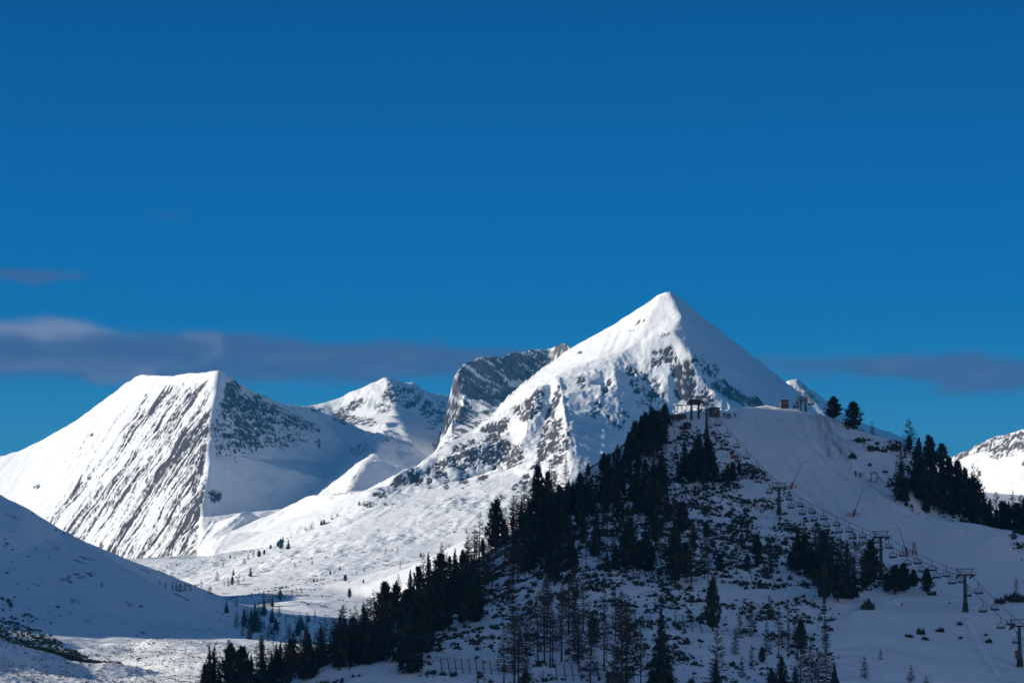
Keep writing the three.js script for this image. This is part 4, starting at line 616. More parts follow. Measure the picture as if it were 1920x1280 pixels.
  // single bushes that stand out by the piste
  const B = [1, 2, 3].map((k) => bush(700 + k, 190)), at2 = [['beside the lower stand of pines', 1630, 1142, 30], ['under the rightmost pine of the lower stand', 1748, 1116, 16], ['leftmost on the lower meadow', 1706, 1195, 14], ['second from left on the lower meadow', 1727, 1190, 20], ['below the middle of the lower meadow clump', 1737, 1200, 14], ['right of the lower meadow clump', 1763, 1185, 16], ['beside the track under the second lowest tower', 1800, 1172, 12], ['rightmost round one on the lower meadow', 1801, 1197, 9], ['at the top of the cutting by the lowest tower', 1850, 1192, 9], ['at the foot of the cutting by the lowest tower', 1856, 1205, 14], ['at the right frame edge above the lowest tower', 1905, 1128, 34], ['left of the bush at the right frame edge', 1878, 1132, 22], ['leftmost in the patch right of the piste', 1598, 859, 18], ['largest in the patch right of the piste', 1638, 845, 22], ['dark one right of the largest piste patch bush', 1656, 848, 14], ['highest in the patch right of the piste', 1645, 834, 10], ['below the larches at the skyline patch', 1676, 845, 26], ['just left of the timber gate', 1661, 887, 10], ['under the tower above the steep piste', 1400, 960, 16], ['left of the middle lift tower foot', 1398, 945, 18], ['right of the middle lift tower foot', 1472, 965, 10], ['on the snow left of the upper tower', 1282, 806, 18], ['highest at left of the upper tower', 1288, 797, 12]];
  at2.forEach(([where, px, py, wpx], i) => { const g = ground(px, py); if (!g) return; const m = new THREE.Mesh(B[i % 3], matPine), s = wpx / 2 * -g[2] / F * 1.1; m.name = numbered('mountain_pine_bush'); m.position.set(g[0], g[1] - .05, g[2]); m.scale.set(s, s * 1.15, s); m.rotation.y = i * 1.3; tag(m, 'dark mountain pine bush ' + where, 'bush', 'bushes along the piste'); scene.add(m); });
}
// ---------------------------------------------------------------- chairlift, snow making, fences, people
const steel = new THREE.MeshStandardMaterial({ color: new THREE.Color().setRGB(.035, .042, .040), roughness: .6, metalness: .2, name: 'dark green steel' });
const galv = new THREE.MeshStandardMaterial({ color: new THREE.Color().setRGB(.11, .115, .12), roughness: .55, metalness: .4, name: 'galvanised steel' });
const pad = new THREE.MeshStandardMaterial({ color: new THREE.Color().setRGB(.018, .02, .024), roughness: .8, name: 'black seat padding' });
const red = new THREE.MeshStandardMaterial({ color: new THREE.Color().setRGB(.22, .025, .022), roughness: .7, name: 'red padding' });
const orange = new THREE.MeshStandardMaterial({ color: new THREE.Color().setRGB(.30, .085, .05), roughness: .8, name: 'orange netting' });
const wood = new THREE.MeshStandardMaterial({ color: new THREE.Color().setRGB(.055, .04, .03), roughness: .9, name: 'weathered timber' });
const tin = new THREE.MeshStandardMaterial({ color: new THREE.Color().setRGB(.045, .045, .05), roughness: .7, name: 'dark sheet metal' });
const glass = new THREE.MeshStandardMaterial({ color: new THREE.Color().setRGB(.02, .025, .03), roughness: .15, name: 'window glass' });
const board = new THREE.MeshStandardMaterial({ color: new THREE.Color().setRGB(.20, .215, .235), roughness: .7, name: 'grey board' });
const concrete = new THREE.MeshStandardMaterial({ color: new THREE.Color().setRGB(.25, .25, .24), roughness: .95, name: 'concrete' });
const snowMat = new THREE.MeshStandardMaterial({ color: new THREE.Color().setRGB(...SNOW), roughness: .92, name: 'snow' });
const box = (w, h, d, x = 0, y = 0, z = 0, rx = 0, ry = 0, rz = 0) => { const g = new THREE.BoxGeometry(w, h, d); if (rx) g.rotateX(rx); if (ry) g.rotateY(ry); if (rz) g.rotateZ(rz); g.translate(x, y, z); return g; };
const cyl = (r0, r1, h, x = 0, y = 0, z = 0, n = 10) => { const g = new THREE.CylinderGeometry(r0, r1, h, n); g.translate(x, y, z); return g; };
const bar = (a, b, r, n = 6, r2 = r) => { const A = new THREE.Vector3(...a), B = new THREE.Vector3(...b), L = A.distanceTo(B), g = new THREE.CylinderGeometry(r2, r, L, n); g.translate(0, L / 2, 0); g.applyQuaternion(new THREE.Quaternion().setFromUnitVectors(new THREE.Vector3(0, 1, 0), B.clone().sub(A).normalize())); g.translate(...a); return g; };
const join = (...g) => mergeGeometries(g.flat().map((x) => { const y = x.index ? x.toNonIndexed() : x; for (const k of Object.keys(y.attributes)) if (!['position', 'normal', 'uv'].includes(k)) y.deleteAttribute(k); return y; }));
function part(parent, name, geo, mat, label) { const m = new THREE.Mesh(geo, mat); m.name = name; if (label) m.userData.label = label; parent.add(m); return m; }
function thing(name, label, category, pos, turn = 0, group) { const g = new THREE.Group(); g.name = numbered(name); g.position.set(...pos); g.rotation.y = turn; tag(g, label, category, group); scene.add(g); return g; }
const spot = (px, d) => { const p = at(px, 1000, d); return [p[0], field(p[0], d), -d]; };

// lift line
const TOWERS = [ // picture x of the mast, height of the crossarm in the picture, distance
  [1912, 1174, 700, 'lowest lift tower at the right frame edge'], [1810, 1078, 746, 'second lowest lift tower standing on the open meadow'], [1652, 1007, 806, 'lift tower half hidden by the dark stand of pines'], [1461, 915, 884, 'middle lift tower above the scrub beside the steep piste'], [1325, 768, 945, 'highest lift tower just below the left upper station']];
const lowA = at(1912, 1174, 700), topA = at(1325, 768, 945), lineDir = new THREE.Vector3(topA[0] - lowA[0], 0, topA[2] - lowA[2]).normalize(), across = new THREE.Vector3(-lineDir.z, 0, lineDir.x), TURN = Math.atan2(-across.z, across.x);
const GAUGE = 1.85;
function sheaves(parent, side, pitch) { // a train of wheels under or over the rope
  const s = new THREE.Group(); s.name = 'sheave_train'; s.position.set(side * GAUGE, -.05, 0); s.rotation.x = pitch; parent.add(s);
  part(s, 'beam', box(.16, .34, 3.4, side * .16, -.28, 0), steel);
  for (let k = 0; k < 6; k++) { const g = new THREE.CylinderGeometry(.24, .24, .12, 10); g.rotateZ(Math.PI / 2); g.translate(0, -.26, -1.4 + k * .56); part(s, 'wheel', g, pad); }
}
const heads = [];
TOWERS.forEach(([px, hy, d, label], i) => {
  const h = at(px, hy, d), y0 = field(h[0], d), tall = h[1] - y0, t = thing('lift_tower', label, 'lift tower', [h[0], y0, h[2]], TURN, 'chairlift towers');
  part(t, 'foundation', cyl(.7, .9, 1.2, 0, 0, 0, 8), concrete);
  part(t, 'mast', cyl(.34, .62, tall, 0, tall / 2, 0, 12), steel);
  part(t, 'base_padding', cyl(.66, .85, 2.4, 0, 1.4, 0, 10), pad);
  part(t, 'crossarm', join(box(2 * GAUGE + .9, .42, .5, 0, tall, 0), box(.9, .6, .7, 0, tall - .05, 0)), steel);
  const head = new THREE.Group(); head.name = 'head'; head.position.set(0, tall, 0); t.add(head);
  part(head, 'lifting_frame', join(box(5, .22, .24, 0, 1.62, 0), bar([-1.65, .2, 0], [-2.15, 1.55, 0], .12), bar([1.65, .2, 0], [2.15, 1.55, 0], .12)), steel);
  for (const s of [-1, 1]) { part(head, 'catwalk', join(box(.5, .06, 3.2, s * (GAUGE + .75), -.25, 0), box(.04, .04, 3.2, s * (GAUGE + .98), .7, 0), ...[-1.5, -.5, .5, 1.5].map((z) => box(.04, .95, .04, s * (GAUGE + .98), .22, z))), galv); part(head, 'railing', join(...[-.35, .35].map((z) => bar([s * .35, .2, z], [s * .35, 1.15, z], .03, 4)), ...[-.35, .35].map((z) => bar([s * 1.3, .2, z], [s * 1.3, 1.15, z], .03, 4)), ...[.7, 1.15].map((y) => bar([s * .35, y, -.35], [s * 1.3, y, -.35], .03, 4)), ...[.7, 1.15].map((y) => bar([s * .35, y, .35], [s * 1.3, y, .35], .03, 4))), galv); sheaves(head, s, -.28); }
  part(t, 'ladder', join(bar([-.2, 2, .6], [-.2, tall - .2, .45], .025, 4), bar([.2, 2, .6], [.2, tall - .2, .45], .025, 4), ...[...Array(Math.floor((tall - 2.4) / .6))].map((_, k) => box(.4, .03, .03, 0, 2.3 + k * .6, .58 - k * .008))), galv);
  if (i === 0) part(t, 'control_box', box(.9, 2, .7, -.75, 3.2, .2), tin);
  heads.push([h, tall]);
});
// ropes: from below the frame up to the wheel of the left upper station
const stationD = 962, stP = at(1303, 757, stationD);
const bottom = (() => { const a = heads[0][0], b = heads[1][0], v = new THREE.Vector3(a[0] - b[0], a[1] - b[1] - 1.5, a[2] - b[2]); return [a[0] + v.x * 1.2, a[1] + v.y * 1.2, a[2] + v.z * 1.2]; })();
const ropes = [-1, 1].map((s) => {
  const P = [bottom, ...heads.map((h) => h[0]), [stP[0], stP[1] - .1, stP[2]]].map((p) => new THREE.Vector3(p[0] + across.x * s * GAUGE, p[1], p[2] + across.z * s * GAUGE)), out = [];
  for (let i = 0; i < P.length - 1; i++) { const L = P[i].distanceTo(P[i + 1]), sag = L * .013; for (let k = 0; k < 14; k++) { const t = k / 14, v = P[i].clone().lerp(P[i + 1], t); v.y -= 4 * sag * t * (1 - t); out.push(v); } }
  out.push(P[P.length - 1]); return out;
});
{
  const t = thing('haul_cable', 'thin steel cable running up the hill over all lift towers', 'cable', [0, 0, 0]);
  ropes.forEach((r) => { part(t, 'strand', join(...r.slice(1).map((p, i) => bar(r[i].toArray(), p.toArray(), .065, 5))), pad); });
}
// chairs
const chair0 = (() => {
  const g = new THREE.Group();
  part(g, 'grip', join(box(.14, .2, .45, 0, -.02, 0)), steel);
  part(g, 'hanger', join(bar([0, 0, 0], [0, -1.45, .08], .085), bar([-.45, -1.47, .08], [.45, -1.47, .08], .07)), steel);
  part(g, 'frame', join(bar([-.9, -1.5, .08], [.9, -1.5, .08], .075), bar([-.9, -1.5, .08], [-1.08, -1.72, .08], .075), bar([.9, -1.5, .08], [1.08, -1.72, .08], .075), bar([-1.08, -1.72, .08], [-1.1, -2.75, .02], .075), bar([1.08, -1.72, .08], [1.1, -2.75, .02], .075)), steel);
  part(g, 'backrest', join(bar([-1.05, -1.98, .1], [1.05, -1.98, .1], .05, 5), bar([-1.05, -2.3, .1], [1.05, -2.3, .1], .04, 4)), steel);
  part(g, 'seat', join(box(2.2, .24, .6, 0, -2.72, -.2), box(2.16, .34, .07, 0, -2.6, .1, -.12)), pad);
  part(g, 'safety_bar', join(bar([-.98, -2.0, .05], [-.9, -2.3, -.5], .022, 4), bar([.98, -2.0, .05], [.9, -2.3, -.5], .022, 4), bar([-.9, -2.3, -.5], [.9, -2.3, -.5], .026, 5), bar([-.5, -2.3, -.5], [-.5, -3.0, -.62], .02, 4), bar([.5, -2.3, -.5], [.5, -3.0, -.62], .02, 4), bar([-.75, -3.0, -.62], [.75, -3.0, -.62], .03, 4)), steel);
  return g;
})();
const NTH = ['lowest', 'second', 'third', 'fourth', 'fifth', 'sixth', 'seventh', 'eighth', 'ninth', 'tenth', 'eleventh', 'twelfth', 'thirteenth', 'fourteenth', 'fifteenth', 'sixteenth', 'seventeenth', 'eighteenth', 'nineteenth', 'twentieth', '21st', '22nd', '23rd', '24th', '25th', '26th'];
const CHAIRS = [[1330, 1347, 1365, 1384, 1402, 1422, 1443, 1463, 1484, 1505, 1527, 1550.6, 1574, 1599, 1624, 1650, 1675, 1702, 1729, 1757, 1786, 1815, 1844, 1877.5, 1907], [1346, 1364, 1381.5, 1400, 1419, 1439, 1459, 1480, 1501, 1523, 1545, 1569, 1593, 1618, 1642, 1667, 1693, 1720.6, 1748, 1775, 1804, 1835.6, 1865.6, 1896]];
CHAIRS.forEach((list, s) => list.slice().reverse().forEach((px, i) => {
  const r = ropes[s]; let p = null;
  for (let k = 1; k < r.length && !p; k++) { const a = seen(...r[k - 1].toArray())[0], b = seen(...r[k].toArray())[0]; if ((a - px) * (b - px) <= 0) p = r[k - 1].clone().lerp(r[k], (px - a) / (b - a || 1)); }
  if (!p) return;
  const c = chair0.clone(); c.name = numbered('lift_chair'); c.position.copy(p).y -= .04; c.rotation.y = TURN + (s ? Math.PI : 0);
  tag(c, (i ? NTH[i] + ' empty chair from below' : 'lowest empty chair') + ' on the ' + (s ? 'right' : 'left') + ' strand of the chairlift cable', 'lift chair', 'empty chairs on the lift cable'); scene.add(c);
}));
// left upper station
{
  const t = thing('lift_station', 'left upper lift station with horizontal wheel and steel lifting frame', 'lift station', [stP[0], field(stP[0], stationD), stP[2]], TURN), H0 = stP[1] - t.position.y;
  for (const [x, z] of [[-1.4, .6], [1.3, .2]]) part(t, 'pillar', join(cyl(.34, .42, H0 + .8, x, (H0 - .8) / 2, z, 10), box(1, .4, 1, x, H0 - .1, z)), steel);
  part(t, 'head_beam', join(box(6.4, .45, .7, .2, H0 + .35, .4), box(.5, .45, 7, -1.4, H0 + .32, -1), box(.5, .45, 7, 1.4, H0 + .32, -1)), steel);
  const wheel = new THREE.CylinderGeometry(2.0, 2.0, .22, 28, 1, true); wheel.translate(0, H0 - .12, -.4); part(t, 'wheel', join(wheel, ...[0, 1, 2, 3].map((k) => box(3.9, .12, .14, 0, H0 - .12, -.4, 0, 0).rotateY(0).translate(0, 0, 0).applyMatrix4(new THREE.Matrix4().makeTranslation(0, 0, -.4).multiply(new THREE.Matrix4().makeRotationY(k * Math.PI / 4)).multiply(new THREE.Matrix4().makeTranslation(0, 0, .4))))), steel);
  part(t, 'drive_housing', join(box(3, 1.1, 2.2, -.1, H0 + 1.0, -.3), box(1, .6, 1, 2.3, H0 + .8, 0)), tin);
  part(t, 'lifting_frame', join(box(4.8, .24, .26, 0, H0 + 2.5, 0), bar([-1.5, H0 + .5, 0], [-1.9, H0 + 2.4, 0], .13), bar([1.5, H0 + .5, 0], [1.9, H0 + 2.4, 0], .13)), steel);
  part(t, 'platform', join(box(4.6, .14, 2.2, -4.4, H0 - .6, .5), ...[-6.4, -5, -3.4].map((x) => cyl(.1, .1, H0, x, H0 / 2 - .7, .8, 6)), box(4.6, .05, .05, -4.4, H0 + .4, 1.6), ...[-6.6, -5.5, -4.4, -3.3].map((x) => box(.05, 1, .05, x, H0 - .1, 1.6))), tin);
  const hp = spot(1341, 966), hut = thing('operator_hut', 'dark flat roofed operator hut beside the left upper station', 'hut', [hp[0], hp[1] - .3, hp[2]], TURN);
  part(hut, 'wall', box(3.3, 2.9, 2.6, 0, 1.75, 0), tin); part(hut, 'roof', box(3.9, .25, 3.2, 0, 3.33, 0), steel); part(hut, 'snow_cap', box(3.7, .05, 3, 0, 3.48, 0), snowMat); const w = part(hut, 'window', box(1.7, .9, .06, -.4, 2.2, 1.33), glass); part(w, 'window_frame', join(box(1.86, .08, .08, -.4, 2.69, 1.33), box(1.86, .08, .08, -.4, 1.71, 1.33), box(.08, .9, .08, -1.29, 2.2, 1.33), box(.08, .9, .08, .49, 2.2, 1.33)), galv); part(hut, 'door', box(.8, 1.9, .06, 1.05, 1.3, 1.33), steel);
  const fence = []; const fp = spot(1272, 962), wall = thing('retaining_wall', 'low dark timber wall left of the left upper station', 'wall', [fp[0], fp[1], fp[2]], TURN);
  for (let k = 0; k < 5; k++) part(wall, 'plank', box(7, .34, .12, -.6, .35 + k * .38, 0), wood); for (const x of [-3.8, -1.5, .8, 2.7]) part(wall, 'post', box(.18, 2.4, .18, x, 1, -.17), wood);
}
// right upper station
{
  const d = 981, p = spot(1509, d), t = thing('lift_station', 'right upper lift station with two posts and a long top beam', 'lift station', [p[0], p[1], p[2]], .12), top = at(1509, 746, d)[1] - p[1];
  part(t, 'post', cyl(.3, .38, top + .6, -1.0, top / 2 - .3, 0, 10), steel); part(t, 'post', cyl(.3, .38, top + .8, .75, top / 2 - .4, .6, 10), steel);
  part(t, 'top_beam', join(box(5.4, .3, .5, .9, top + .25, .2), box(5.0, .14, .4, .8, top - .5, .2)), steel);
  for (const x of [-1.4, -.3, .6, 1.6, 2.7]) part(t, 'strut', box(.1, .7, .1, x, top - .12, .2), steel);
  part(t, 'wheel', (() => { const g = new THREE.CylinderGeometry(1.7, 1.7, .2, 24); g.translate(.4, top - .75, -1.2); return g; })(), pad);
  part(t, 'ramp_frame', join(bar([-3.6, .6, .4], [-1.7, top - .2, .3], .14), bar([-2.2, .5, .4], [-1.2, top - .3, .3], .1), bar([-2.6, top - .3, .3], [-2.6, top + .8, .3], .06)), steel);
  for (const [px, py, dd, lab] of [[1493, 757, 978, 'parked chair left of the posts of the right upper station'], [1500, 750, 990, 'parked chair between hut and posts of the right upper station'], [1521, 752, 984, 'parked chair right of the posts of the right upper station']]) { const q = at(px, py - 8.5, dd), c = chair0.clone(); c.name = numbered('lift_chair'); c.position.set(...q); c.rotation.y = .12; tag(c, lab, 'lift chair', 'parked chairs at the right upper station'); scene.add(c); }
  const hp = spot(1473, 985), hut = thing('operator_hut', 'dark cabin left of the right upper station', 'hut', [hp[0], hp[1] - .3, hp[2]], .15);
  part(hut, 'wall', box(2.6, 2.7, 2.4, 0, 1.6, 0), tin); part(hut, 'roof', box(3.1, .2, 2.9, 0, 3.05, 0), steel); part(hut, 'window', box(1.3, .8, .06, .1, 2, 1.23), glass); part(hut, 'door', box(.7, 1.8, .06, -.85, 1.2, 1.23), steel);
}
// snow lances and a snow cannon
function netPanel(parent, a, b, h) { const g = [], n = Math.max(4, Math.round(Math.hypot(b[0] - a[0], b[2] - a[2]) / .35)); for (let k = 0; k <= n; k++) { const t = k / n, p = [mix(a[0], b[0], t), mix(a[1], b[1], t), mix(a[2], b[2], t)]; g.push(bar(p, [p[0], p[1] + h, p[2]], k % 4 ? .02 : .04, 4)); } for (let j = 0; j <= 5; j++) g.push(bar([a[0], a[1] + h * j / 5, a[2]], [b[0], b[1] + h * j / 5, b[2]], .03, 4)); part(parent, 'net', join(...g), orange); }
function lance(label, base, knee, tip, netSide, d0, mat = galv, foot = red) {
  const g = ground(base[0], base[1]) || spot(base[0], d0), d = -g[2], K = at(knee[0], knee[1], d), T = at(tip[0], tip[1], d), t = thing('snow_lance', label, 'snow lance', g, 0, 'snow lances along the piste'), k = [K[0] - g[0], K[1] - g[1], 0], e = [T[0] - g[0], T[1] - g[1], 0];
  part(t, 'pole', join(bar([0, 0, 0], [k[0] * .45, k[1] * .45, 0], .14, 7, .11), bar([k[0] * .45, k[1] * .45, 0], k, .09, 6, .07)), mat); part(t, 'lance_arm', join(bar(k, e, .07, 5, .06), bar(e, [e[0] + Math.sign(e[0] - k[0]) * .25, e[1] + .03, 0], .1, 5)), mat);
  if (foot) part(t, 'foot_padding', bar([0, -.3, 0], [k[0] * .2, Math.min(2.2, k[1] * .26), 0], .34, 9, .3), foot);
  if (netSide) { netPanel(t, [0, 0, 0], [netSide, 0, .3], 1.25); if (Math.abs(netSide) < 2.5) netPanel(t, [0, 0, 0], [-netSide, 0, .3], 1.1); }
}
lance('leaning snow lance with orange net beside the middle lift tower', [1483, 917], [1504, 868], [1517, 863], 1.9, 905);
lance('snow lance with red foot in the middle of the piste', [1600, 968], [1620, 914], [1632, 910], 2, 868);
lance('snow lance leaning left beside the grey board on red posts', [1702, 1040], [1685, 985], [1674, 979], 2.6, 800);
lance('dark snow lance rising behind the skyline larch of the near ridge', [1060, 893], [1078, 868], [1112, 859], 0, 948, tin, null);
lance('upright snow lance with red foot right of the timber gate', [1666, 907], [1665.5, 890], [1661, 887], 0, 905, tin, red);
lance('pale leaning pole in the larches above the snow track', [656, 1258], [645, 1226], [637, 1215], 0, 680, galv, null);
{
  const g = ground(1376, 860) || spot(1376, 925), t = thing('snow_cannon', 'red and dark snow cannon below the left upper station', 'snow cannon', g, .5);
  const tube = new THREE.CylinderGeometry(.72, .6, 1.5, 16, 1, true); tube.rotateX(Math.PI / 2); tube.rotateX(-.35); tube.translate(-.7, 1.9, 0); part(t, 'fan_barrel', tube, orange); part(t, 'stand', join(bar([-.7, 0, 0], [-.7, 1.5, 0], .16), bar([-1.5, 0, .5], [-.7, .9, 0], .08), bar([.1, 0, .5], [-.7, .9, 0], .08), bar([-.7, 0, -.9], [-.7, .9, 0], .08)), tin); part(t, 'pump_box', box(1.3, .9, .9, .6, .7, 0), red); part(t, 'foot_padding', box(2.4, .7, .2, .3, .35, .6), red); netPanel(t, [1.2, 0, .4], [2.6, 0, .4], 1.6);
}
{ // grey board on red posts
  const g = ground(1715, 1041) || spot(1715, 805), t = thing('board_sign', 'grey board on two red padded posts beside the piste', 'sign', g), k = -g[2] / F;
  for (const x of [-.38, .42]) { const p = part(t, 'post', cyl(.06, .06, 2.2, x, 1.1, 0, 6), galv); part(p, 'padding', cyl(.2, .2, 1.5, x, .75, 0, 10), red); }
  part(t, 'panel', box(1.02, 1.55, .1, 0, 2.75, .02), board); part(t, 'panel_frame', join(box(1.1, .1, .16, 0, 3.55, .02), box(1.1, .1, .16, 0, 1.95, .02)), tin);
}
{ const g = ground(1692, 1149) || spot(1692, 740), t = thing('marker_sign', 'small orange disc sign on a thin pole in open snow', 'sign', g); part(t, 'pole', cyl(.05, .05, 2.1, 0, 1.05, 0, 6), orange); const s = new THREE.CylinderGeometry(.34, .34, .05, 14); s.rotateX(Math.PI / 2); s.translate(0, 2.2, .06); part(t, 'disc', s, orange); }
{ const g = ground(1621, 900) || spot(1621, 905), t = thing('piste_pole', 'thin marker pole with dark top beside the two standing skiers', 'pole', g); part(t, 'pole', cyl(.035, .04, 2.2, 0, 1.1, 0, 6), galv); part(t, 'head', box(.3, .3, .05, 0, 2.25, 0), pad); }
{ const g = ground(1704.5 - 75, 905) || spot(1629, 905), t = thing('safety_net', 'short pink orange net left of the timber gate', 'net', g); netPanel(t, [-.6, 0, 0], [.9, 0, 0], 1.2); for (const x of [-.6, .9]) part(t, 'post', cyl(.05, .05, 1.4, x, .7, 0, 6), orange); }
{ // timber gate with ramp rails
  const g = ground(1639.5, 904) || spot(1639.5, 900), t = thing('timber_gate', 'dark timber start gate with small gable beside the piste', 'gate', g, .1);
  for (const x of [-.95, .95]) part(t, 'post', box(.2, 2.75, .2, x, 1.37, 0), wood);
  part(t, 'sill', box(2.1, .24, .3, 0, .12, 0), wood); part(t, 'lintel', box(2.1, .18, .22, 0, 2.7, 0), wood); for (const s of [-1, 1]) part(t, 'rafter', box(1.35, .2, .8, s * .55, 3.05, 0, 0, 0, -s * .55), wood); part(t, 'start_wand', box(.9, .16, .16, 1, 1.25, .15), tin);
  part(t, 'rail', join(bar([1, 2.2, -.1], [4.2, -.5, -.1], .07, 5), bar([1, 1.9, .3], [3.4, -.4, .3], .07, 5), bar([3.5, -.4, .1], [3.5, .5, .1], .07, 5)), wood);
}
// snow fences of steel posts
function snowFence(label, tops, lowPx, d0) {
  const base = tops.map(([px, top, bot]) => ground(px + 4, bot) || spot(px, d0)), o = base[0], t = thing('snow_fence', label, 'fence', o, 0, 'steel snow fences'), hd = [];
  tops.forEach(([px, top], i) => { const b = base[i], q = at(px, top, -b[2]), e = [q[0] - o[0], q[1] - o[1], q[2] - o[2] - .3], f = [b[0] - o[0], b[1] - o[1] - .2, b[2] - o[2]]; part(t, 'post', bar(f, e, .13, 5, .11), steel); hd.push([f, e]); });
  const wires = []; for (let i = 0; i < hd.length - 1; i++) { const [f0, e0] = hd[i], [f1, e1] = hd[i + 1], L = (a, b, k) => [mix(a[0], b[0], k), mix(a[1], b[1], k), mix(a[2], b[2], k)]; if (Math.abs(f0[0] - f1[0]) > 3.2) continue; for (let k = 0; k < 12; k++) wires.push(bar(L(f0, e0, .38 + k * .055), L(f1, e1, .38 + k * .055), .022, 3)); wires.push(bar(L(f0, e0, .37), L(f1, e1, .37), .05, 4)); }
  part(t, 'net', join(...wires), galv);
}
snowFence('steel snow fence nearest the smooth snow track at bottom centre', [825, 839, 852, 864.5, 878, 891, 904, 918, 932, 946, 960].map((x, i) => [x, 1233 + i * .35, 1262 + i * .35]), 0, 680);
snowFence('steel snow fence low among larch trunks at the bottom edge', [1041, 1057, 1072, 1087, 1103, 1120, 1137, 1154, 1170, 1185].map((x, i) => [x, 1245 + i * .3, 1276 + i * .3]), 0, 660);
snowFence('upper steel snow fence behind the row of larches', [977, 992, 1005, 1020, 1035, 1048, 1062, 1076, 1090, 1105, 1119, 1134, 1148, 1162, 1176, 1190, 1205, 1220].map((x, i) => [x, 1147 + i * .35, 1174 + i * .5]), 0, 740);
snowFence('short steel snow fence right of the large dark spruce', [1265, 1280, 1295, 1312].map((x, i) => [x, 1149 + i * 2.4, 1181 + i * 1.6]), 0, 730);
// ---------------------------------------------------------------- people
function figure(joints, radii, bones, cell = .036) { // one skin round the bones
  const N = 56, mc = new MarchingCubes(N, new THREE.MeshStandardMaterial(), false, false, 30000), S = 1.05; mc.isolation = 0;
  const B = bones.map(([a, b]) => [joints[a], joints[b], radii[a], radii[b]]);
  for (let z = 0; z < N; z++) for (let y = 0; y < N; y++) for (let x = 0; x < N; x++) {
    const p = [(x - N / 2) / (N / 2) * S, (y - N / 2) / (N / 2) * S + .92, (z - N / 2) / (N / 2) * S]; let acc = 0;
    for (const [a, b, ra, rb] of B) { const d = [b[0] - a[0], b[1] - a[1], b[2] - a[2]], l = d[0] * d[0] + d[1] * d[1] + d[2] * d[2], t = clamp(((p[0] - a[0]) * d[0] + (p[1] - a[1]) * d[1] + (p[2] - a[2]) * d[2]) / l, 0, 1), q = Math.hypot(p[0] - a[0] - d[0] * t, p[1] - a[1] - d[1] * t, p[2] - a[2] - d[2] * t) - mix(ra, rb, t); acc += Math.exp(-q / .025); }
    mc.field[z * N * N + y * N + x] = clamp(.025 * Math.log(acc + 1e-30), -1, 1);
  }
  mc.update(); const n = mc.count, pos = new Float32Array(mc.positionArray.slice(0, n * 3)), nor = new Float32Array(mc.normalArray.slice(0, n * 3));
  for (let i = 0; i < n; i++) { pos[i * 3] *= S; pos[i * 3 + 1] = pos[i * 3 + 1] * S + .92; pos[i * 3 + 2] *= S; }
  const g = new THREE.BufferGeometry(); g.setAttribute('position', new THREE.BufferAttribute(pos, 3)); g.setAttribute('normal', new THREE.BufferAttribute(nor, 3)); return g;
}
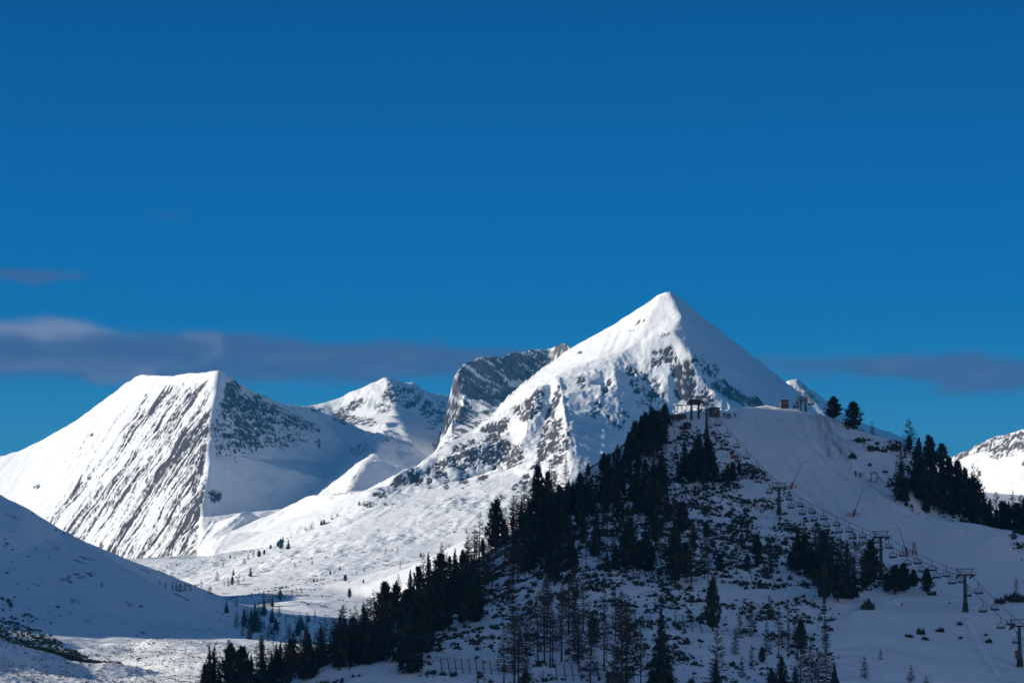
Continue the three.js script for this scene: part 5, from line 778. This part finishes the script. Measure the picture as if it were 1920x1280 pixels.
function pose(arms) {
  const J = { head: [0, 1.62, .03], crown: [0, 1.7, .02], neck: [0, 1.46, 0], chest: [0, 1.3, 0], waist: [0, 1.02, 0], hipL: [-.11, .93, 0], hipR: [.11, .93, 0], kneeL: [-.13, .5, .06], kneeR: [.14, .5, .06], footL: [-.14, .1, 0], footR: [.15, .1, 0], toeL: [-.14, .06, .18], toeR: [.15, .06, .18], shL: [-.19, 1.4, 0], shR: [.19, 1.4, 0], elL: [-.3, 1.15, .02], elR: [.3, 1.15, .02], haL: [-.28, .98, .2], haR: [.28, .98, .2], fL: [-.28, .93, .28], fR: [.28, .93, .28] };
  if (arms) { J.elL = [-.42, 1.28, .05]; J.haL = [-.66, 1.2, .12]; J.fL = [-.74, 1.17, .14]; J.elR = [.42, 1.28, .05]; J.haR = [.64, 1.3, .12]; J.fR = [.72, 1.33, .14]; }
  const R = { head: .105, crown: .09, neck: .075, chest: .16, waist: .14, hipL: .115, hipR: .115, kneeL: .085, kneeR: .085, footL: .07, footR: .07, toeL: .06, toeR: .06, shL: .085, shR: .085, elL: .062, elR: .062, haL: .05, haR: .05, fL: .035, fR: .035 };
  const bones = [['crown', 'head'], ['head', 'neck'], ['neck', 'chest'], ['chest', 'waist'], ['waist', 'hipL'], ['waist', 'hipR'], ['hipL', 'kneeL'], ['hipR', 'kneeR'], ['kneeL', 'footL'], ['kneeR', 'footR'], ['footL', 'toeL'], ['footR', 'toeR'], ['chest', 'shL'], ['chest', 'shR'], ['shL', 'elL'], ['shR', 'elR'], ['elL', 'haL'], ['elR', 'haR'], ['haL', 'fL'], ['haR', 'fR']];
  return figure(J, R, bones);
}
const BODY = [pose(false), pose(true)];
const dye = (r, g, b) => new THREE.MeshStandardMaterial({ color: new THREE.Color().setRGB(r, g, b), roughness: .85, name: 'ski clothing' });
function person(label, px, py, d0, turn, coat, open, size = 1) {
  const g = ground(px, py) || spot(px, d0), t = thing('person', label, 'person', g, turn, 'people on the piste'); t.scale.setScalar(size);
  const b = part(t, 'body', BODY[open ? 1 : 0], dye(...coat)); part(t, 'jacket', join(new THREE.SphereGeometry(.235, 12, 10).scale(1, 1.5, .85).translate(0, 1.22, 0)), dye(...coat)); part(t, 'helmet', new THREE.SphereGeometry(.135, 12, 8).translate(0, 1.68, .01), pad);
  for (const s of [-1, 1]) { part(t, 'ski', box(.09, .03, 1.6, s * .145, .03, .1), pad); const hx = open ? s * .72 : s * .28, hy = open ? 1.25 : .95; part(t, 'ski_pole', bar([hx, hy + .05, .2], [hx + s * .12, .02, .1], .018, 4), pad); }
}
person('person in dark clothes standing left of another skier on the piste', 1605, 893, 905, .4, [.02, .022, .03], false);
person('person in dark clothes standing between skier and marker pole', 1614, 895, 903, -.5, [.022, .025, .035], false);
person('leftmost small dark skier of the group below the col', 1357.5, 782, 970, .2, [.02, .02, .025], false, .9);
person('second skier from left in the group below the col', 1361, 783, 968, 1.8, [.025, .022, .03], false);
person('skier with dark red jacket in the group below the col', 1365.5, 784, 967, -.6, [.10, .02, .025], false);
person('skier with olive jacket in the group below the col', 1369, 784, 966, 2.4, [.05, .05, .02], false);
person('skier in green jacket with arms spread below the col', 1378.5, 783, 968, .1, [.02, .075, .05], true);
shade(scene);
renderer.render(scene, camera);
